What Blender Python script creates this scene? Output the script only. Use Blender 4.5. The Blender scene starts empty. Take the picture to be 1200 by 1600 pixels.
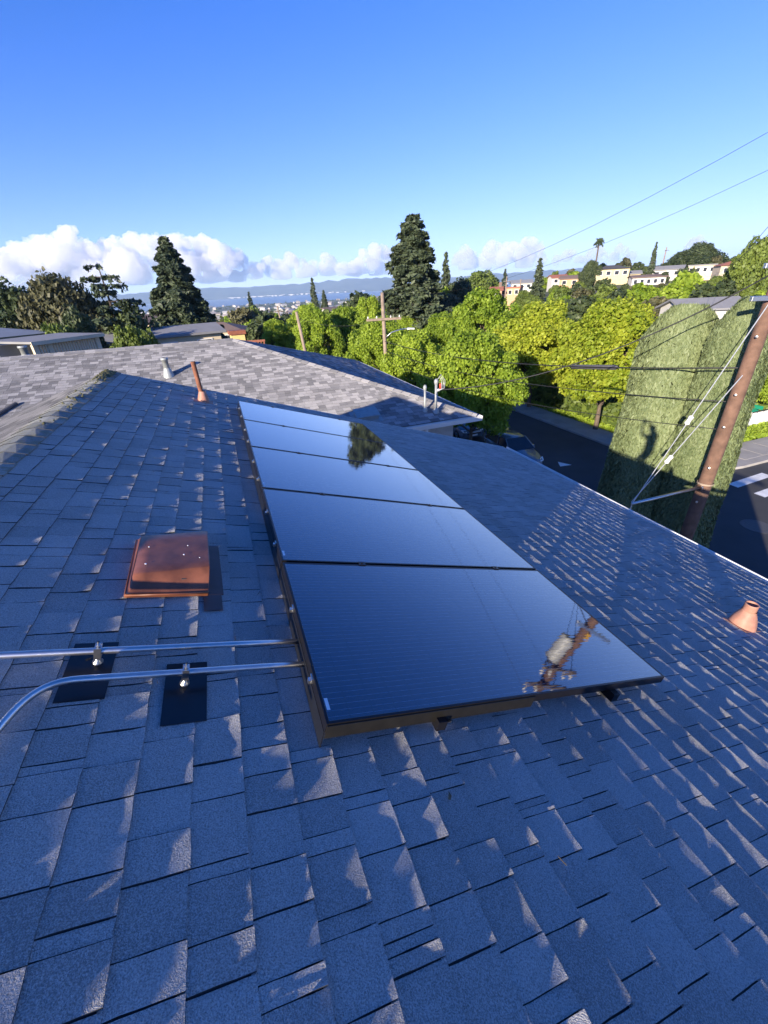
import bpy, bmesh, math, random
import numpy as np
from mathutils import Vector, Matrix, Quaternion, noise as mnoise

# ------------------------------------------------------------------ camera, sky, sun, exposure
SC = bpy.context.scene
COL = SC.collection
R = math.radians
UP = Vector((0, 0, 1))
CAM_R = Vector((0.93545345, -0.3503452, -0.04674496))
CAM_U = Vector((0.20661012, 0.43471398, 0.87654778))
CAM_F = Vector((0.28677362, 0.82962763, -0.47903955))
FPX = 645.75
cd = bpy.data.cameras.new('camera'); cam = bpy.data.objects.new('camera', cd); COL.objects.link(cam)
m = Matrix.Identity(4)
for i in range(3):
    m[i][0] = CAM_R[i]; m[i][1] = CAM_U[i]; m[i][2] = -CAM_F[i]
cam.matrix_world = m
cd.sensor_fit = 'VERTICAL'; cd.sensor_height = 32.0; cd.lens = FPX / 1600 * 32.0
cd.clip_start = 0.02; cd.clip_end = 40000
SC.camera = cam

SUN_AZ, SUN_EL = 52.5, 15.06          # direction the light travels towards (azimuth from +Y to +X), height of the sun
world = bpy.data.worlds.new('World'); SC.world = world; world.use_nodes = True
wn = world.node_tree.nodes; wl = world.node_tree.links
sky = wn.new('ShaderNodeTexSky'); sky.sky_type = 'NISHITA'; sky.sun_disc = False
sky.sun_elevation = R(SUN_EL); sky.sun_rotation = R(SUN_AZ + 180)
sky.air_density = 0.75; sky.dust_density = 0.05; sky.ozone_density = 3.0
gm = wn.new('ShaderNodeMixRGB'); gm.blend_type = 'MULTIPLY'; gm.inputs[0].default_value = 1; gm.inputs[2].default_value = (1.0, 0.825, .98, 1)
hs = wn.new('ShaderNodeHueSaturation'); hs.inputs['Saturation'].default_value = 1.42
k1 = wn.new('ShaderNodeVectorMath'); k1.operation = 'MULTIPLY_ADD'; k1.inputs[1].default_value = (.19, .19, .19); k1.inputs[2].default_value = (1, 1, 1)
k2 = wn.new('ShaderNodeVectorMath'); k2.operation = 'DIVIDE'        # a soft shoulder on the very bright band near the horizon, all round
wl.new(sky.outputs[0], k1.inputs[0]); wl.new(sky.outputs[0], k2.inputs[0]); wl.new(k1.outputs[0], k2.inputs[1])
wl.new(k2.outputs[0], gm.inputs[1]); wl.new(gm.outputs[0], hs.inputs['Color']); 
sp = wn.new('ShaderNodeSeparateColor'); cb = wn.new('ShaderNodeCombineColor'); wl.new(hs.outputs[0], sp.inputs[0])
for i_, (m_, p_) in enumerate(((.58, 1.0), (.80, 1.18), (.83, 1.4))):      # a little film contrast per colour, all round the sky
    a_ = wn.new('ShaderNodeMath'); a_.operation = 'MULTIPLY'; a_.inputs[1].default_value = .455; wl.new(sp.outputs[i_], a_.inputs[0])
    b_ = wn.new('ShaderNodeMath'); b_.operation = 'POWER'; b_.inputs[1].default_value = p_; wl.new(a_.outputs[0], b_.inputs[0])
    c_ = wn.new('ShaderNodeMath'); c_.operation = 'MULTIPLY'; c_.inputs[1].default_value = m_ / .455; wl.new(b_.outputs[0], c_.inputs[0])
    wl.new(c_.outputs[0], cb.inputs[i_])
wl.new(cb.outputs[0], wn['Background'].inputs[0])
wn['Background'].inputs[1].default_value = 0.15
sl = bpy.data.lights.new('sun', 'SUN'); sl.energy = 2.7; sl.angle = R(0.53); sl.color = (1, 0.87, 0.70)
sun = bpy.data.objects.new('sun', sl); COL.objects.link(sun)
SD = Vector((math.sin(R(SUN_AZ)) * math.cos(R(SUN_EL)), math.cos(R(SUN_AZ)) * math.cos(R(SUN_EL)), -math.sin(R(SUN_EL))))
sun.rotation_euler = SD.to_track_quat('-Z', 'Y').to_euler()
sun.location = (-20, -20, 30)
SC.view_settings.view_transform = 'Standard'; SC.view_settings.look = 'None'
SC.view_settings.gamma = 1; SC.view_settings.use_curve_mapping = False
SC.view_settings.exposure = 2.05
SC.render.engine = 'CYCLES'
SC.cycles.use_denoising = True
SC.cycles.max_bounces = 10; SC.cycles.diffuse_bounces = 3; SC.cycles.glossy_bounces = 3; SC.cycles.volume_bounces = 8
SC.cycles.transparent_max_bounces = 12

rng = random.Random(7)
nrng = np.random.default_rng(11)

# ------------------------------------------------------------------ helpers
def tag(o, label=None, cat=None, group=None, kind=None):
    if label: o['label'] = label
    if cat: o['category'] = cat
    if group: o['group'] = group
    if kind: o['kind'] = kind
    return o

def empty(name, loc=(0, 0, 0), rz=0.0, parent=None):
    o = bpy.data.objects.new(name, None); COL.objects.link(o)
    o.empty_display_size = 0.2
    o.location = loc; o.rotation_euler = (0, 0, rz)
    if parent: o.parent = parent
    return o

def link(name, me, parent=None, loc=None):
    o = bpy.data.objects.new(name, me); COL.objects.link(o)
    if parent: o.parent = parent
    if loc is not None: o.location = loc
    return o

def copy_tree(o, parent=None):
    c = o.copy(); COL.objects.link(c)
    if parent: c.parent = parent
    for ch in list(o.children): copy_tree(ch, c)
    return c

class MB:
    """collects shapes; build() links them as one mesh object"""
    def __init__(s): s.v = []; s.f = []; s.mi = []; s.tone = []; s.m = 0; s.t = 0.5
    def add(s, vs, fs):
        b = len(s.v); s.v.extend([tuple(p) for p in vs])
        for f in fs:
            s.f.append(tuple(i + b for i in f)); s.mi.append(s.m); s.tone.append(s.t)
        return s
    def box(s, lo, hi, M=None):
        x0, y0, z0 = lo; x1, y1, z1 = hi
        vs = [Vector(p) for p in ((x0,y0,z0),(x1,y0,z0),(x1,y1,z0),(x0,y1,z0),(x0,y0,z1),(x1,y0,z1),(x1,y1,z1),(x0,y1,z1))]
        if M is not None: vs = [M @ p for p in vs]
        return s.add(vs, [(0,3,2,1),(4,5,6,7),(0,1,5,4),(1,2,6,5),(2,3,7,6),(3,0,4,7)])
    def quad(s, a, b, c, d): return s.add([a, b, c, d], [(0, 1, 2, 3)])
    def poly(s, pts): return s.add(pts, [tuple(range(len(pts)))])
    def prism(s, pts, d):
        n = len(pts); d = Vector(d); a = [Vector(p) for p in pts]; b = [p + d for p in a]
        fs = [tuple(range(n - 1, -1, -1)), tuple(range(n, 2 * n))]
        fs += [(i, (i + 1) % n, n + (i + 1) % n, n + i) for i in range(n)]
        return s.add(a + b, fs)
    def tube(s, pts, rad, n=8, cap=True):
        pts = [Vector(p) for p in pts]
        rr = rad if isinstance(rad, (list, tuple)) else [rad] * len(pts)
        vs = []; prev = None
        for i, p in enumerate(pts):
            t = (pts[min(i + 1, len(pts) - 1)] - pts[max(i - 1, 0)]).normalized()
            if prev is None:
                a = t.orthogonal().normalized()
            else:
                a = (prev - t * prev.dot(t)).normalized()
            prev = a; b = t.cross(a)
            for k in range(n):
                an = 2 * math.pi * k / n
                vs.append(p + (a * math.cos(an) + b * math.sin(an)) * rr[i])
        fs = []
        for i in range(len(pts) - 1):
            for k in range(n):
                fs.append((i*n+k, i*n+(k+1)%n, (i+1)*n+(k+1)%n, (i+1)*n+k))
        if cap:
            fs.append(tuple(range(n - 1, -1, -1))); fs.append(tuple((len(pts)-1)*n + k for k in range(n)))
        return s.add(vs, fs)
    def lathe(s, base, axis, prof, n=16):
        """prof: (radius, height) pairs along axis"""
        return s.tube_fixed(base, axis, prof, n)
    def tube_fixed(s, base, axis, prof, n):
        base = Vector(base); t = Vector(axis).normalized(); a = t.orthogonal().normalized(); b = t.cross(a)
        vs = []
        for (r, hh) in prof:
            for k in range(n):
                an = 2 * math.pi * k / n
                vs.append(base + t * hh + (a * math.cos(an) + b * math.sin(an)) * r)
        fs = []
        for i in range(len(prof) - 1):
            for k in range(n):
                fs.append((i*n+k, i*n+(k+1)%n, (i+1)*n+(k+1)%n, (i+1)*n+k))
        return s.add(vs, fs)
    def build(s, name, mat, parent=None, smooth=False, loc=None, bevel=0):
        me = bpy.data.meshes.new(name)
        me.from_pydata(s.v, [], s.f)
        mats = mat if isinstance(mat, (list, tuple)) else [mat]
        for mm in mats: me.materials.append(mm)
        if len(mats) > 1: me.polygons.foreach_set('material_index', s.mi)
        at_ = me.attributes.new('tone', 'FLOAT', 'FACE'); at_.data.foreach_set('value', s.tone)
        if smooth: me.polygons.foreach_set('use_smooth', [True] * len(me.polygons))
        me.update()
        o = link(name, me, parent, loc)
        if bevel:
            b = o.modifiers.new('bevel', 'BEVEL'); b.width = bevel; b.segments = 2; b.limit_method = 'ANGLE'; b.angle_limit = R(35)
        return o

def np_mesh(name, verts, faces, mat, tone=None, smooth=False):
    """verts (N,3), faces (M,k) arrays"""
    me = bpy.data.meshes.new(name)
    verts = np.asarray(verts, dtype=np.float32); faces = np.asarray(faces, dtype=np.int32)
    k = faces.shape[1]
    me.vertices.add(len(verts)); me.vertices.foreach_set('co', verts.ravel())
    me.loops.add(faces.size); me.loops.foreach_set('vertex_index', faces.ravel())
    me.polygons.add(len(faces)); me.polygons.foreach_set('loop_start', np.arange(0, faces.size, k, dtype=np.int32))
    me.materials.append(mat)
    if tone is not None:
        a = me.attributes.new('tone', 'FLOAT', 'FACE'); a.data.foreach_set('value', np.asarray(tone, dtype=np.float32))
    if smooth: me.polygons.foreach_set('use_smooth', np.ones(len(faces), dtype=bool))
    me.update(calc_edges=True); me.validate()
    return me

def pix_ray(px, py):
    v = CAM_R * ((px - 600) / FPX) - CAM_U * ((py - 800) / FPX) + CAM_F
    return v.normalized()
def at(px, py, r):
    """the point r metres away (over the ground) that was surveyed at a picture direction"""
    v = pix_ray(px, py); return v * (r / math.hypot(v.x, v.y))
def proj(P):
    d = P.dot(CAM_F)
    return 600 + FPX * P.dot(CAM_R) / d, 800 - FPX * P.dot(CAM_U) / d, d

# ------------------------------------------------------------------ materials
def new_mat(name):
    mt = bpy.data.materials.new(name); mt.use_nodes = True
    nt = mt.node_tree; return mt, nt.nodes, nt.links, nt.nodes['Principled BSDF']

def ramp(nodes, stops):
    r = nodes.new('ShaderNodeValToRGB'); e = r.color_ramp.elements
    while len(e) < len(stops): e.new(0.5)
    for x, (p, c) in zip(e, stops):
        x.position = p; x.color = (*c, 1) if len(c) == 3 else c
    return r

def simple(name, col, rough=0.6, metal=0.0, vary=0.12, scale=8.0, bump=0.0, bscale=60.0, coat=0.0, spec=0.5):
    mt, N, L, P = new_mat(name)
    P.inputs['Roughness'].default_value = rough; P.inputs['Metallic'].default_value = metal
    P.inputs['Coat Weight'].default_value = coat; P.inputs['Specular IOR Level'].default_value = spec
    tc = N.new('ShaderNodeTexCoord'); nz = N.new('ShaderNodeTexNoise'); nz.inputs['Scale'].default_value = scale; nz.inputs['Detail'].default_value = 6
    L.new(tc.outputs['Object'], nz.inputs['Vector'])
    r = ramp(N, [(0.25, tuple(c * (1 - vary) for c in col)), (0.75, tuple(min(1, c * (1 + vary)) for c in col))])
    L.new(nz.outputs['Fac'], r.inputs[0]); L.new(r.outputs[0], P.inputs['Base Color'])
    if bump:
        n2 = N.new('ShaderNodeTexNoise'); n2.inputs['Scale'].default_value = bscale; n2.inputs['Detail'].default_value = 4
        L.new(tc.outputs['Object'], n2.inputs['Vector'])
        b = N.new('ShaderNodeBump'); b.inputs['Strength'].default_value = 0.6; b.inputs['Distance'].default_value = bump
        L.new(n2.outputs['Fac'], b.inputs['Height']); L.new(b.outputs[0], P.inputs['Normal'])
    return mt

def shingle_mat(name, dark, light, gran=270.0, bumpd=0.008, fleck=2.3, moss=0.0):
    mt, N, L, P = new_mat(name)
    mt.cycles.use_bump_map_correction = False      # granules are rough grains: their sunny sides light up even under a grazing sun
    P.inputs['Roughness'].default_value = 0.85; P.inputs['Specular IOR Level'].default_value = 0.35
    P.inputs['Diffuse Roughness'].default_value = 0.8
    g = N.new('ShaderNodeNewGeometry')
    a = N.new('ShaderNodeAttribute'); a.attribute_name = 'tone'
    nz = N.new('ShaderNodeTexNoise'); nz.inputs['Scale'].default_value = gran; nz.inputs['Detail'].default_value = 2; nz.inputs['Roughness'].default_value = 0.7
    L.new(g.outputs['Position'], nz.inputs['Vector'])
    big = N.new('ShaderNodeTexNoise'); big.inputs['Scale'].default_value = 3.0; big.inputs['Detail'].default_value = 5
    L.new(g.outputs['Position'], big.inputs['Vector'])
    cl = N.new('ShaderNodeTexNoise'); cl.inputs['Scale'].default_value = 90.0; cl.inputs['Detail'].default_value = 3
    L.new(g.outputs['Position'], cl.inputs['Vector'])
    # granule colour: tone per tab + granules + slow staining
    m1 = N.new('ShaderNodeMath'); m1.operation = 'MULTIPLY_ADD'; L.new(nz.outputs['Fac'], m1.inputs[0]); m1.inputs[1].default_value = fleck; L.new(a.outputs['Fac'], m1.inputs[2])
    m2 = N.new('ShaderNodeMath'); m2.operation = 'MULTIPLY_ADD'; L.new(big.outputs['Fac'], m2.inputs[0]); m2.inputs[1].default_value = 0.5; L.new(m1.outputs[0], m2.inputs[2])
    m3 = N.new('ShaderNodeMath'); m3.operation = 'MULTIPLY_ADD'; L.new(cl.outputs['Fac'], m3.inputs[0]); m3.inputs[1].default_value = 0.35; L.new(m2.outputs[0], m3.inputs[2])
    m4 = N.new('ShaderNodeMath'); m4.operation = 'SUBTRACT'; L.new(m3.outputs[0], m4.inputs[0]); m4.inputs[1].default_value = (fleck + 0.85) / 2
    r = ramp(N, [(0.12, dark), (0.88, light)]); L.new(m4.outputs[0], r.inputs[0])
    last = r.outputs[0]
    if moss:
        mz = N.new('ShaderNodeTexNoise'); mz.inputs['Scale'].default_value = 14; mz.inputs['Detail'].default_value = 6
        L.new(g.outputs['Position'], mz.inputs['Vector'])
        mr = ramp(N, [(0.5, (0, 0, 0)), (0.62, (moss, moss, moss))]); L.new(mz.outputs['Fac'], mr.inputs[0])
        mx = N.new('ShaderNodeMixRGB'); L.new(mr.outputs[0], mx.inputs[0]); L.new(last, mx.inputs[1]); mx.inputs[2].default_value = (0.23, 0.22, 0.13, 1)
        last = mx.outputs[0]
    L.new(last, P.inputs['Base Color'])
    b = N.new('ShaderNodeBump'); b.inputs['Strength'].default_value = 1.0; b.inputs['Distance'].default_value = bumpd
    L.new(nz.outputs['Fac'], b.inputs['Height']); L.new(b.outputs[0], P.inputs['Normal'])
    return mt

def leaf_mat(name, c0, c1, trans=0.35, rough=0.5, scale=0.7):
    mt, N, L, P = new_mat(name)
    a = N.new('ShaderNodeAttribute'); a.attribute_name = 'tone'
    g = N.new('ShaderNodeNewGeometry'); nz = N.new('ShaderNodeTexNoise'); nz.inputs['Scale'].default_value = scale; nz.inputs['Detail'].default_value = 3
    L.new(g.outputs['Position'], nz.inputs['Vector'])
    oi = N.new('ShaderNodeObjectInfo')
    ad = N.new('ShaderNodeMath'); ad.operation = 'MULTIPLY_ADD'; L.new(a.outputs['Fac'], ad.inputs[0]); ad.inputs[1].default_value = 0.65
    sb = N.new('ShaderNodeMath'); sb.operation = 'MULTIPLY_ADD'; L.new(nz.outputs['Fac'], sb.inputs[0]); sb.inputs[1].default_value = 0.9; sb.inputs[2].default_value = -0.42
    L.new(sb.outputs[0], ad.inputs[2])
    a3 = N.new('ShaderNodeMath'); a3.operation = 'MULTIPLY_ADD'; L.new(oi.outputs['Random'], a3.inputs[0]); a3.inputs[1].default_value = 0.35; L.new(ad.outputs[0], a3.inputs[2])
    r = ramp(N, [(0.05, c0), (0.95, c1)]); L.new(a3.outputs[0], r.inputs[0])
    L.new(r.outputs[0], P.inputs['Base Color']); P.inputs['Roughness'].default_value = rough; P.inputs['Specular IOR Level'].default_value = 0.3
    tr = N.new('ShaderNodeBsdfTranslucent'); L.new(r.outputs[0], tr.inputs['Color'])
    mx = N.new('ShaderNodeMixShader'); mx.inputs[0].default_value = trans
    L.new(P.outputs[0], mx.inputs[1]); L.new(tr.outputs[0], mx.inputs[2])
    L.new(mx.outputs[0], N['Material Output'].inputs['Surface'])
    return mt

M_SH = shingle_mat('blue_grey_shingle', (0.27, 0.265, 0.25), (0.60, 0.585, 0.56))
M_SHW = shingle_mat('west_shingle', (0.13, 0.13, 0.13), (0.33, 0.32, 0.31))
M_SHN = shingle_mat('light_grey_shingle', (0.15, 0.148, 0.15), (0.36, 0.35, 0.345), gran=160, fleck=0.35)
M_CAP = shingle_mat('mossy_ridge_cap', (0.20, 0.21, 0.20), (0.46, 0.46, 0.42), gran=300, moss=0.6)
M_DECK = simple('asphalt_underlay', (0.05, 0.052, 0.056), 0.95, bump=0.001, bscale=300)
M_WHITE = simple('white_painted_trim', (0.72, 0.72, 0.70), 0.45, vary=0.06, scale=3)
M_STUCCO = simple('grey_stucco', (0.42, 0.43, 0.44), 0.9, bump=0.004, bscale=60)
M_RUST = simple('brown_painted_metal', (0.20, 0.072, 0.036), 0.4, vary=0.45, scale=11, bump=0.0015, bscale=30, coat=0.2)
M_RUST2 = simple('terracotta_metal', (0.40, 0.20, 0.14), 0.6, vary=0.25, scale=18, bump=0.001, bscale=80)
M_RUSTPIPE = simple('rusty_pipe', (0.22, 0.085, 0.045), 0.75, vary=0.4, scale=20, bump=0.001, bscale=120)
M_GALV = simple('galvanized_conduit', (0.70, 0.69, 0.67), 0.36, metal=1.0, vary=0.08, scale=30)
M_CLAMP = simple('zinc_clamp', (0.66, 0.66, 0.64), 0.34, metal=1.0, vary=0.1, scale=60)
M_BLACKP = simple('black_flashing', (0.012, 0.013, 0.016), 0.28, vary=0.2, scale=20)
M_FRAME = simple('black_anodised_frame', (0.022, 0.021, 0.024), 0.3, metal=0.6, vary=0.1, scale=40)
M_SKIRT = simple('bronze_frame_edge', (0.06, 0.055, 0.045), 0.35, metal=0.8, vary=0.15, scale=30)
M_STICK = simple('white_sticker', (0.82, 0.82, 0.82), 0.5, vary=0.03)
M_VENTG = simple('grey_vent_metal', (0.34, 0.36, 0.35), 0.5, metal=0.3, vary=0.15, scale=10)
M_WOODP = simple('pole_wood', (0.15, 0.085, 0.058), 0.85, vary=0.35, scale=6, bump=0.01, bscale=25)
M_WOODG = simple('grey_pole_wood', (0.26, 0.20, 0.15), 0.85, vary=0.3, scale=4, bump=0.01, bscale=20)
M_WIRE = simple('wire_insulation', (0.02, 0.02, 0.02), 0.6)
M_CABLEW = simple('steel_guy_wire', (0.55, 0.56, 0.56), 0.4, metal=0.5)
M_PORC = simple('insulator_white', (0.75, 0.73, 0.70), 0.3)
M_ASPH = simple('asphalt_road', (0.05, 0.051, 0.054), 0.9, vary=0.25, scale=0.6, bump=0.004, bscale=40)
M_CONC = simple('concrete_walk', (0.34, 0.32, 0.29), 0.9, vary=0.2, scale=0.9, bump=0.003, bscale=20)
M_PAINT = simple('road_paint', (0.74, 0.74, 0.72), 0.7, vary=0.2, scale=4)
M_IRON = simple('cast_iron', (0.075, 0.075, 0.08), 0.7, vary=0.2, scale=12)
M_BARK = simple('bark', (0.12, 0.09, 0.065), 0.95, vary=0.4, scale=5, bump=0.02, bscale=14)
M_BARKD = simple('dark_bark', (0.06, 0.045, 0.035), 0.95, vary=0.4, scale=5, bump=0.02, bscale=14)
M_GLASSW = simple('window_glass', (0.03, 0.035, 0.045), 0.08, vary=0.1)
M_TYRE = simple('tyre_rubber', (0.02, 0.02, 0.02), 0.8)
M_GREEN = simple('green_sign_face', (0.01, 0.22, 0.12), 0.5, vary=0.05)

L_LIME = leaf_mat('lime_leaves', (0.14, 0.24, 0.02), (0.44, 0.56, 0.065), 0.46)
L_YEL = leaf_mat('yellow_lime_leaves', (0.20, 0.29, 0.02), (0.54, 0.58, 0.065), 0.46)
L_MID = leaf_mat('mid_green_leaves', (0.06, 0.10, 0.022), (0.20, 0.26, 0.05), 0.3)
L_DARK = leaf_mat('dark_leaves', (0.03, 0.05, 0.024), (0.105, 0.135, 0.05), 0.2)
L_CONE = leaf_mat('needles', (0.03, 0.05, 0.032), (0.12, 0.15, 0.075), 0.2)
L_OLIVE = leaf_mat('olive_leaves', (0.05, 0.058, 0.028), (0.17, 0.16, 0.075), 0.25)
L_HEDGE = leaf_mat('cypress_foliage', (0.12, 0.165, 0.07), (0.28, 0.33, 0.16), 0.25, scale=1.6)

# ------------------------------------------------------------------ terrain, water, hills
def interp(x, tab):
    if x <= tab[0][0]: return tab[0][1]
    for (a, va), (b, vb) in zip(tab, tab[1:]):
        if x <= b: return va + (vb - va) * (x - a) / (b - a)
    return tab[-1][1]
LPROF = [(0,-9.2),(65,-9.2),(120,-12.5),(250,-19),(600,-36),(1500,-55),(2900,-61),(3300,-70),(16000,-75)]
RPROF = [(0,-9.2),(48,-9.2),(90,-7.2),(120,-5.6),(150,-3.4),(215,-.9),(300,-1.2),(420,-8),(700,-25),(1500,-50),(2900,-61),(3300,-70),(16000,-75)]
def tz(x, y):
    r = math.hypot(x, y); az = math.degrees(math.atan2(x, y))
    t = min(1, max(0, (az - 24) / 22)); t = t * t * (3 - 2 * t)
    if az > 110 or az < -60: t = 0
    elif az > 85: t *= (110 - az) / 25
    z = interp(r, LPROF) * (1 - t) + interp(r, RPROF) * t
    if 80 < r < 3000: z += min(1, (r - 80) / 200) * 1.5 * mnoise.noise(Vector((x / 90, y / 90, 0)))
    return z

mt, N, L, P = new_mat('terrain_ground')
g = N.new('ShaderNodeNewGeometry'); nz = N.new('ShaderNodeTexNoise'); nz.inputs['Scale'].default_value = 0.06; nz.inputs['Detail'].default_value = 8
L.new(g.outputs['Position'], nz.inputs['Vector'])
r_ = ramp(N, [(0.3, (0.035, 0.05, 0.018)), (0.5, (0.08, 0.09, 0.04)), (0.62, (0.16, 0.14, 0.09)), (0.72, (0.06, 0.08, 0.03))])
L.new(nz.outputs['Fac'], r_.inputs[0]); L.new(r_.outputs[0], P.inputs['Base Color']); P.inputs['Roughness'].default_value = 1
M_TERR = mt
rings = [3, 8, 15, 25, 40, 48, 65, 80, 90, 105, 120, 135, 150, 180, 215, 250, 300, 350, 420, 520, 700, 1000, 1500, 2200, 2900, 3300, 6000, 9300]
NA = 180
mb = MB(); vs = [(0, 0, -9.2)]; fs = []
for i, rr_ in enumerate(rings):
    for k in range(NA):
        an = 2 * math.pi * k / NA; x, y = rr_ * math.sin(an), rr_ * math.cos(an)
        vs.append((x, y, tz(x, y)))
for k in range(NA):
    fs.append((0, 1 + (k + 1) % NA, 1 + k))
for i in range(len(rings) - 1):
    for k in range(NA):
        a = 1 + i * NA; b = a + NA
        fs.append((a + k, a + (k + 1) % NA, b + (k + 1) % NA, b + k))
mb.add(vs, fs)
tag(mb.build('ground', M_TERR, smooth=True), kind='structure')

mt, N, L, P = new_mat('bay_water')
P.inputs['Base Color'].default_value = (0.10, 0.15, 0.20, 1); P.inputs['Roughness'].default_value = 0.35
nz = N.new('ShaderNodeTexNoise'); nz.inputs['Scale'].default_value = 0.02; g = N.new('ShaderNodeNewGeometry'); L.new(g.outputs['Position'], nz.inputs['Vector'])
b = N.new('ShaderNodeBump'); b.inputs['Distance'].default_value = 3; b.inputs['Strength'].default_value = 0.4; L.new(nz.outputs['Fac'], b.inputs['Height']); L.new(b.outputs[0], P.inputs['Normal'])
mb = MB(); NW = 64
ang = [R(-60 + 150 * k / NW) for k in range(NW + 1)]
for k in range(NW):
    a0, a1 = ang[k], ang[k + 1]
    mb.quad((2950*math.sin(a0), 2950*math.cos(a0), -64), (9200*math.sin(a0), 9200*math.cos(a0), -64), (9200*math.sin(a1), 9200*math.cos(a1), -64), (2950*math.sin(a1), 2950*math.cos(a1), -64))
tag(mb.build('bay_water', mt), kind='structure')

HILLTOP = [(-60, .6), (-25, .55), (-12, .5), (-6, .62), (0, .8), (4, .66), (9, .72), (13, .82), (17, .98), (20, .95), (24, .8), (30, .55), (34, .7), (38, .75), (44, .72), (50, .6), (60, .5), (90, .4)]
mt = simple('far_hillside', (0.085, 0.095, 0.075), 1.0, vary=0.5, scale=0.0022)
mb = MB(); NH = 260; rows = [(7600, 0.0), (7900, .18), (8200, .42), (8500, .72), (8800, 1.0), (9100, .7), (9300, 0.0)]
vs = []; fs = []
for (rr_, hf) in rows:
    for k in range(NH + 1):
        az = -60 + 150 * k / NH; a = R(az)
        top = math.tan(R(interp(az, HILLTOP))) * 8800 + 64
        z = -66 + hf * top * (1 + .16 * mnoise.fractal(Vector((az * .9, rr_ / 350, 1)), 1.0, 2.0, 4))
        vs.append((rr_ * math.sin(a), rr_ * math.cos(a), z))
for i in range(len(rows) - 1):
    for k in range(NH):
        a = i * (NH + 1) + k; fs.append((a, a + 1, a + NH + 2, a + NH + 1))
mb.add(vs, fs)
tag(mb.build('hills', mt, smooth=True), kind='structure')

# pale town specks on the far shore and in the flat land this side of the bay
mb = MB(); mb2 = MB()
for i in range(110):
    az = R(rng.choice([rng.uniform(1, 6), rng.uniform(6, 16), rng.uniform(30, 48), rng.uniform(-14, 20)]))
    r = rng.uniform(7650, 7850); w = rng.uniform(8, 30); hh = rng.uniform(4, 10)
    Mx = Matrix.Translation((r*math.sin(az), r*math.cos(az), -66)) @ Matrix.Rotation(-az, 4, 'Z')
    mb.box((-w, -8, 0), (w, 8, hh + 14), Mx)
for i in range(750):
    az = R(rng.uniform(-25, 62)); r = 500 * (2900 / 500) ** rng.random(); w = rng.uniform(5, 13); hh = rng.uniform(4, 9)
    x, y = r*math.sin(az), r*math.cos(az)
    mb2.t = rng.random()
    Mx = Matrix.Translation((x, y, tz(x, y) - 1)) @ Matrix.Rotation(rng.random() * 3, 4, 'Z')
    mb2.box((-w, -w*.6, 0), (w, w*.6, hh), Mx)
    mb2.prism([Mx @ Vector((-w*1.05, -w*.7, hh)), Mx @ Vector((-w*1.05, w*.7, hh)), Mx @ Vector((-w*1.05, 0, hh + w*.35))], (Mx.to_3x3() @ Vector((w*2.1, 0, 0))))
mt, N, L, P = new_mat('far_town')
a = N.new('ShaderNodeAttribute'); a.attribute_name = 'tone'
r_ = ramp(N, [(0, (0.36, 0.33, 0.29)), (0.5, (0.48, 0.47, 0.45)), (0.8, (0.28, 0.22, 0.18)), (1, (0.17, 0.17, 0.18))]); L.new(a.outputs['Fac'], r_.inputs[0]); L.new(r_.outputs[0], P.inputs['Base Color'])
M_TOWN = mt
tag(mb.build('shore_town', M_TOWN), 'pale specks of town along the far shore of the bay', 'town', kind='stuff')
tag(mb2.build('valley_town', M_TOWN), 'dense small rooftops of the town spread over the far flat land', 'town', kind='stuff')

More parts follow.
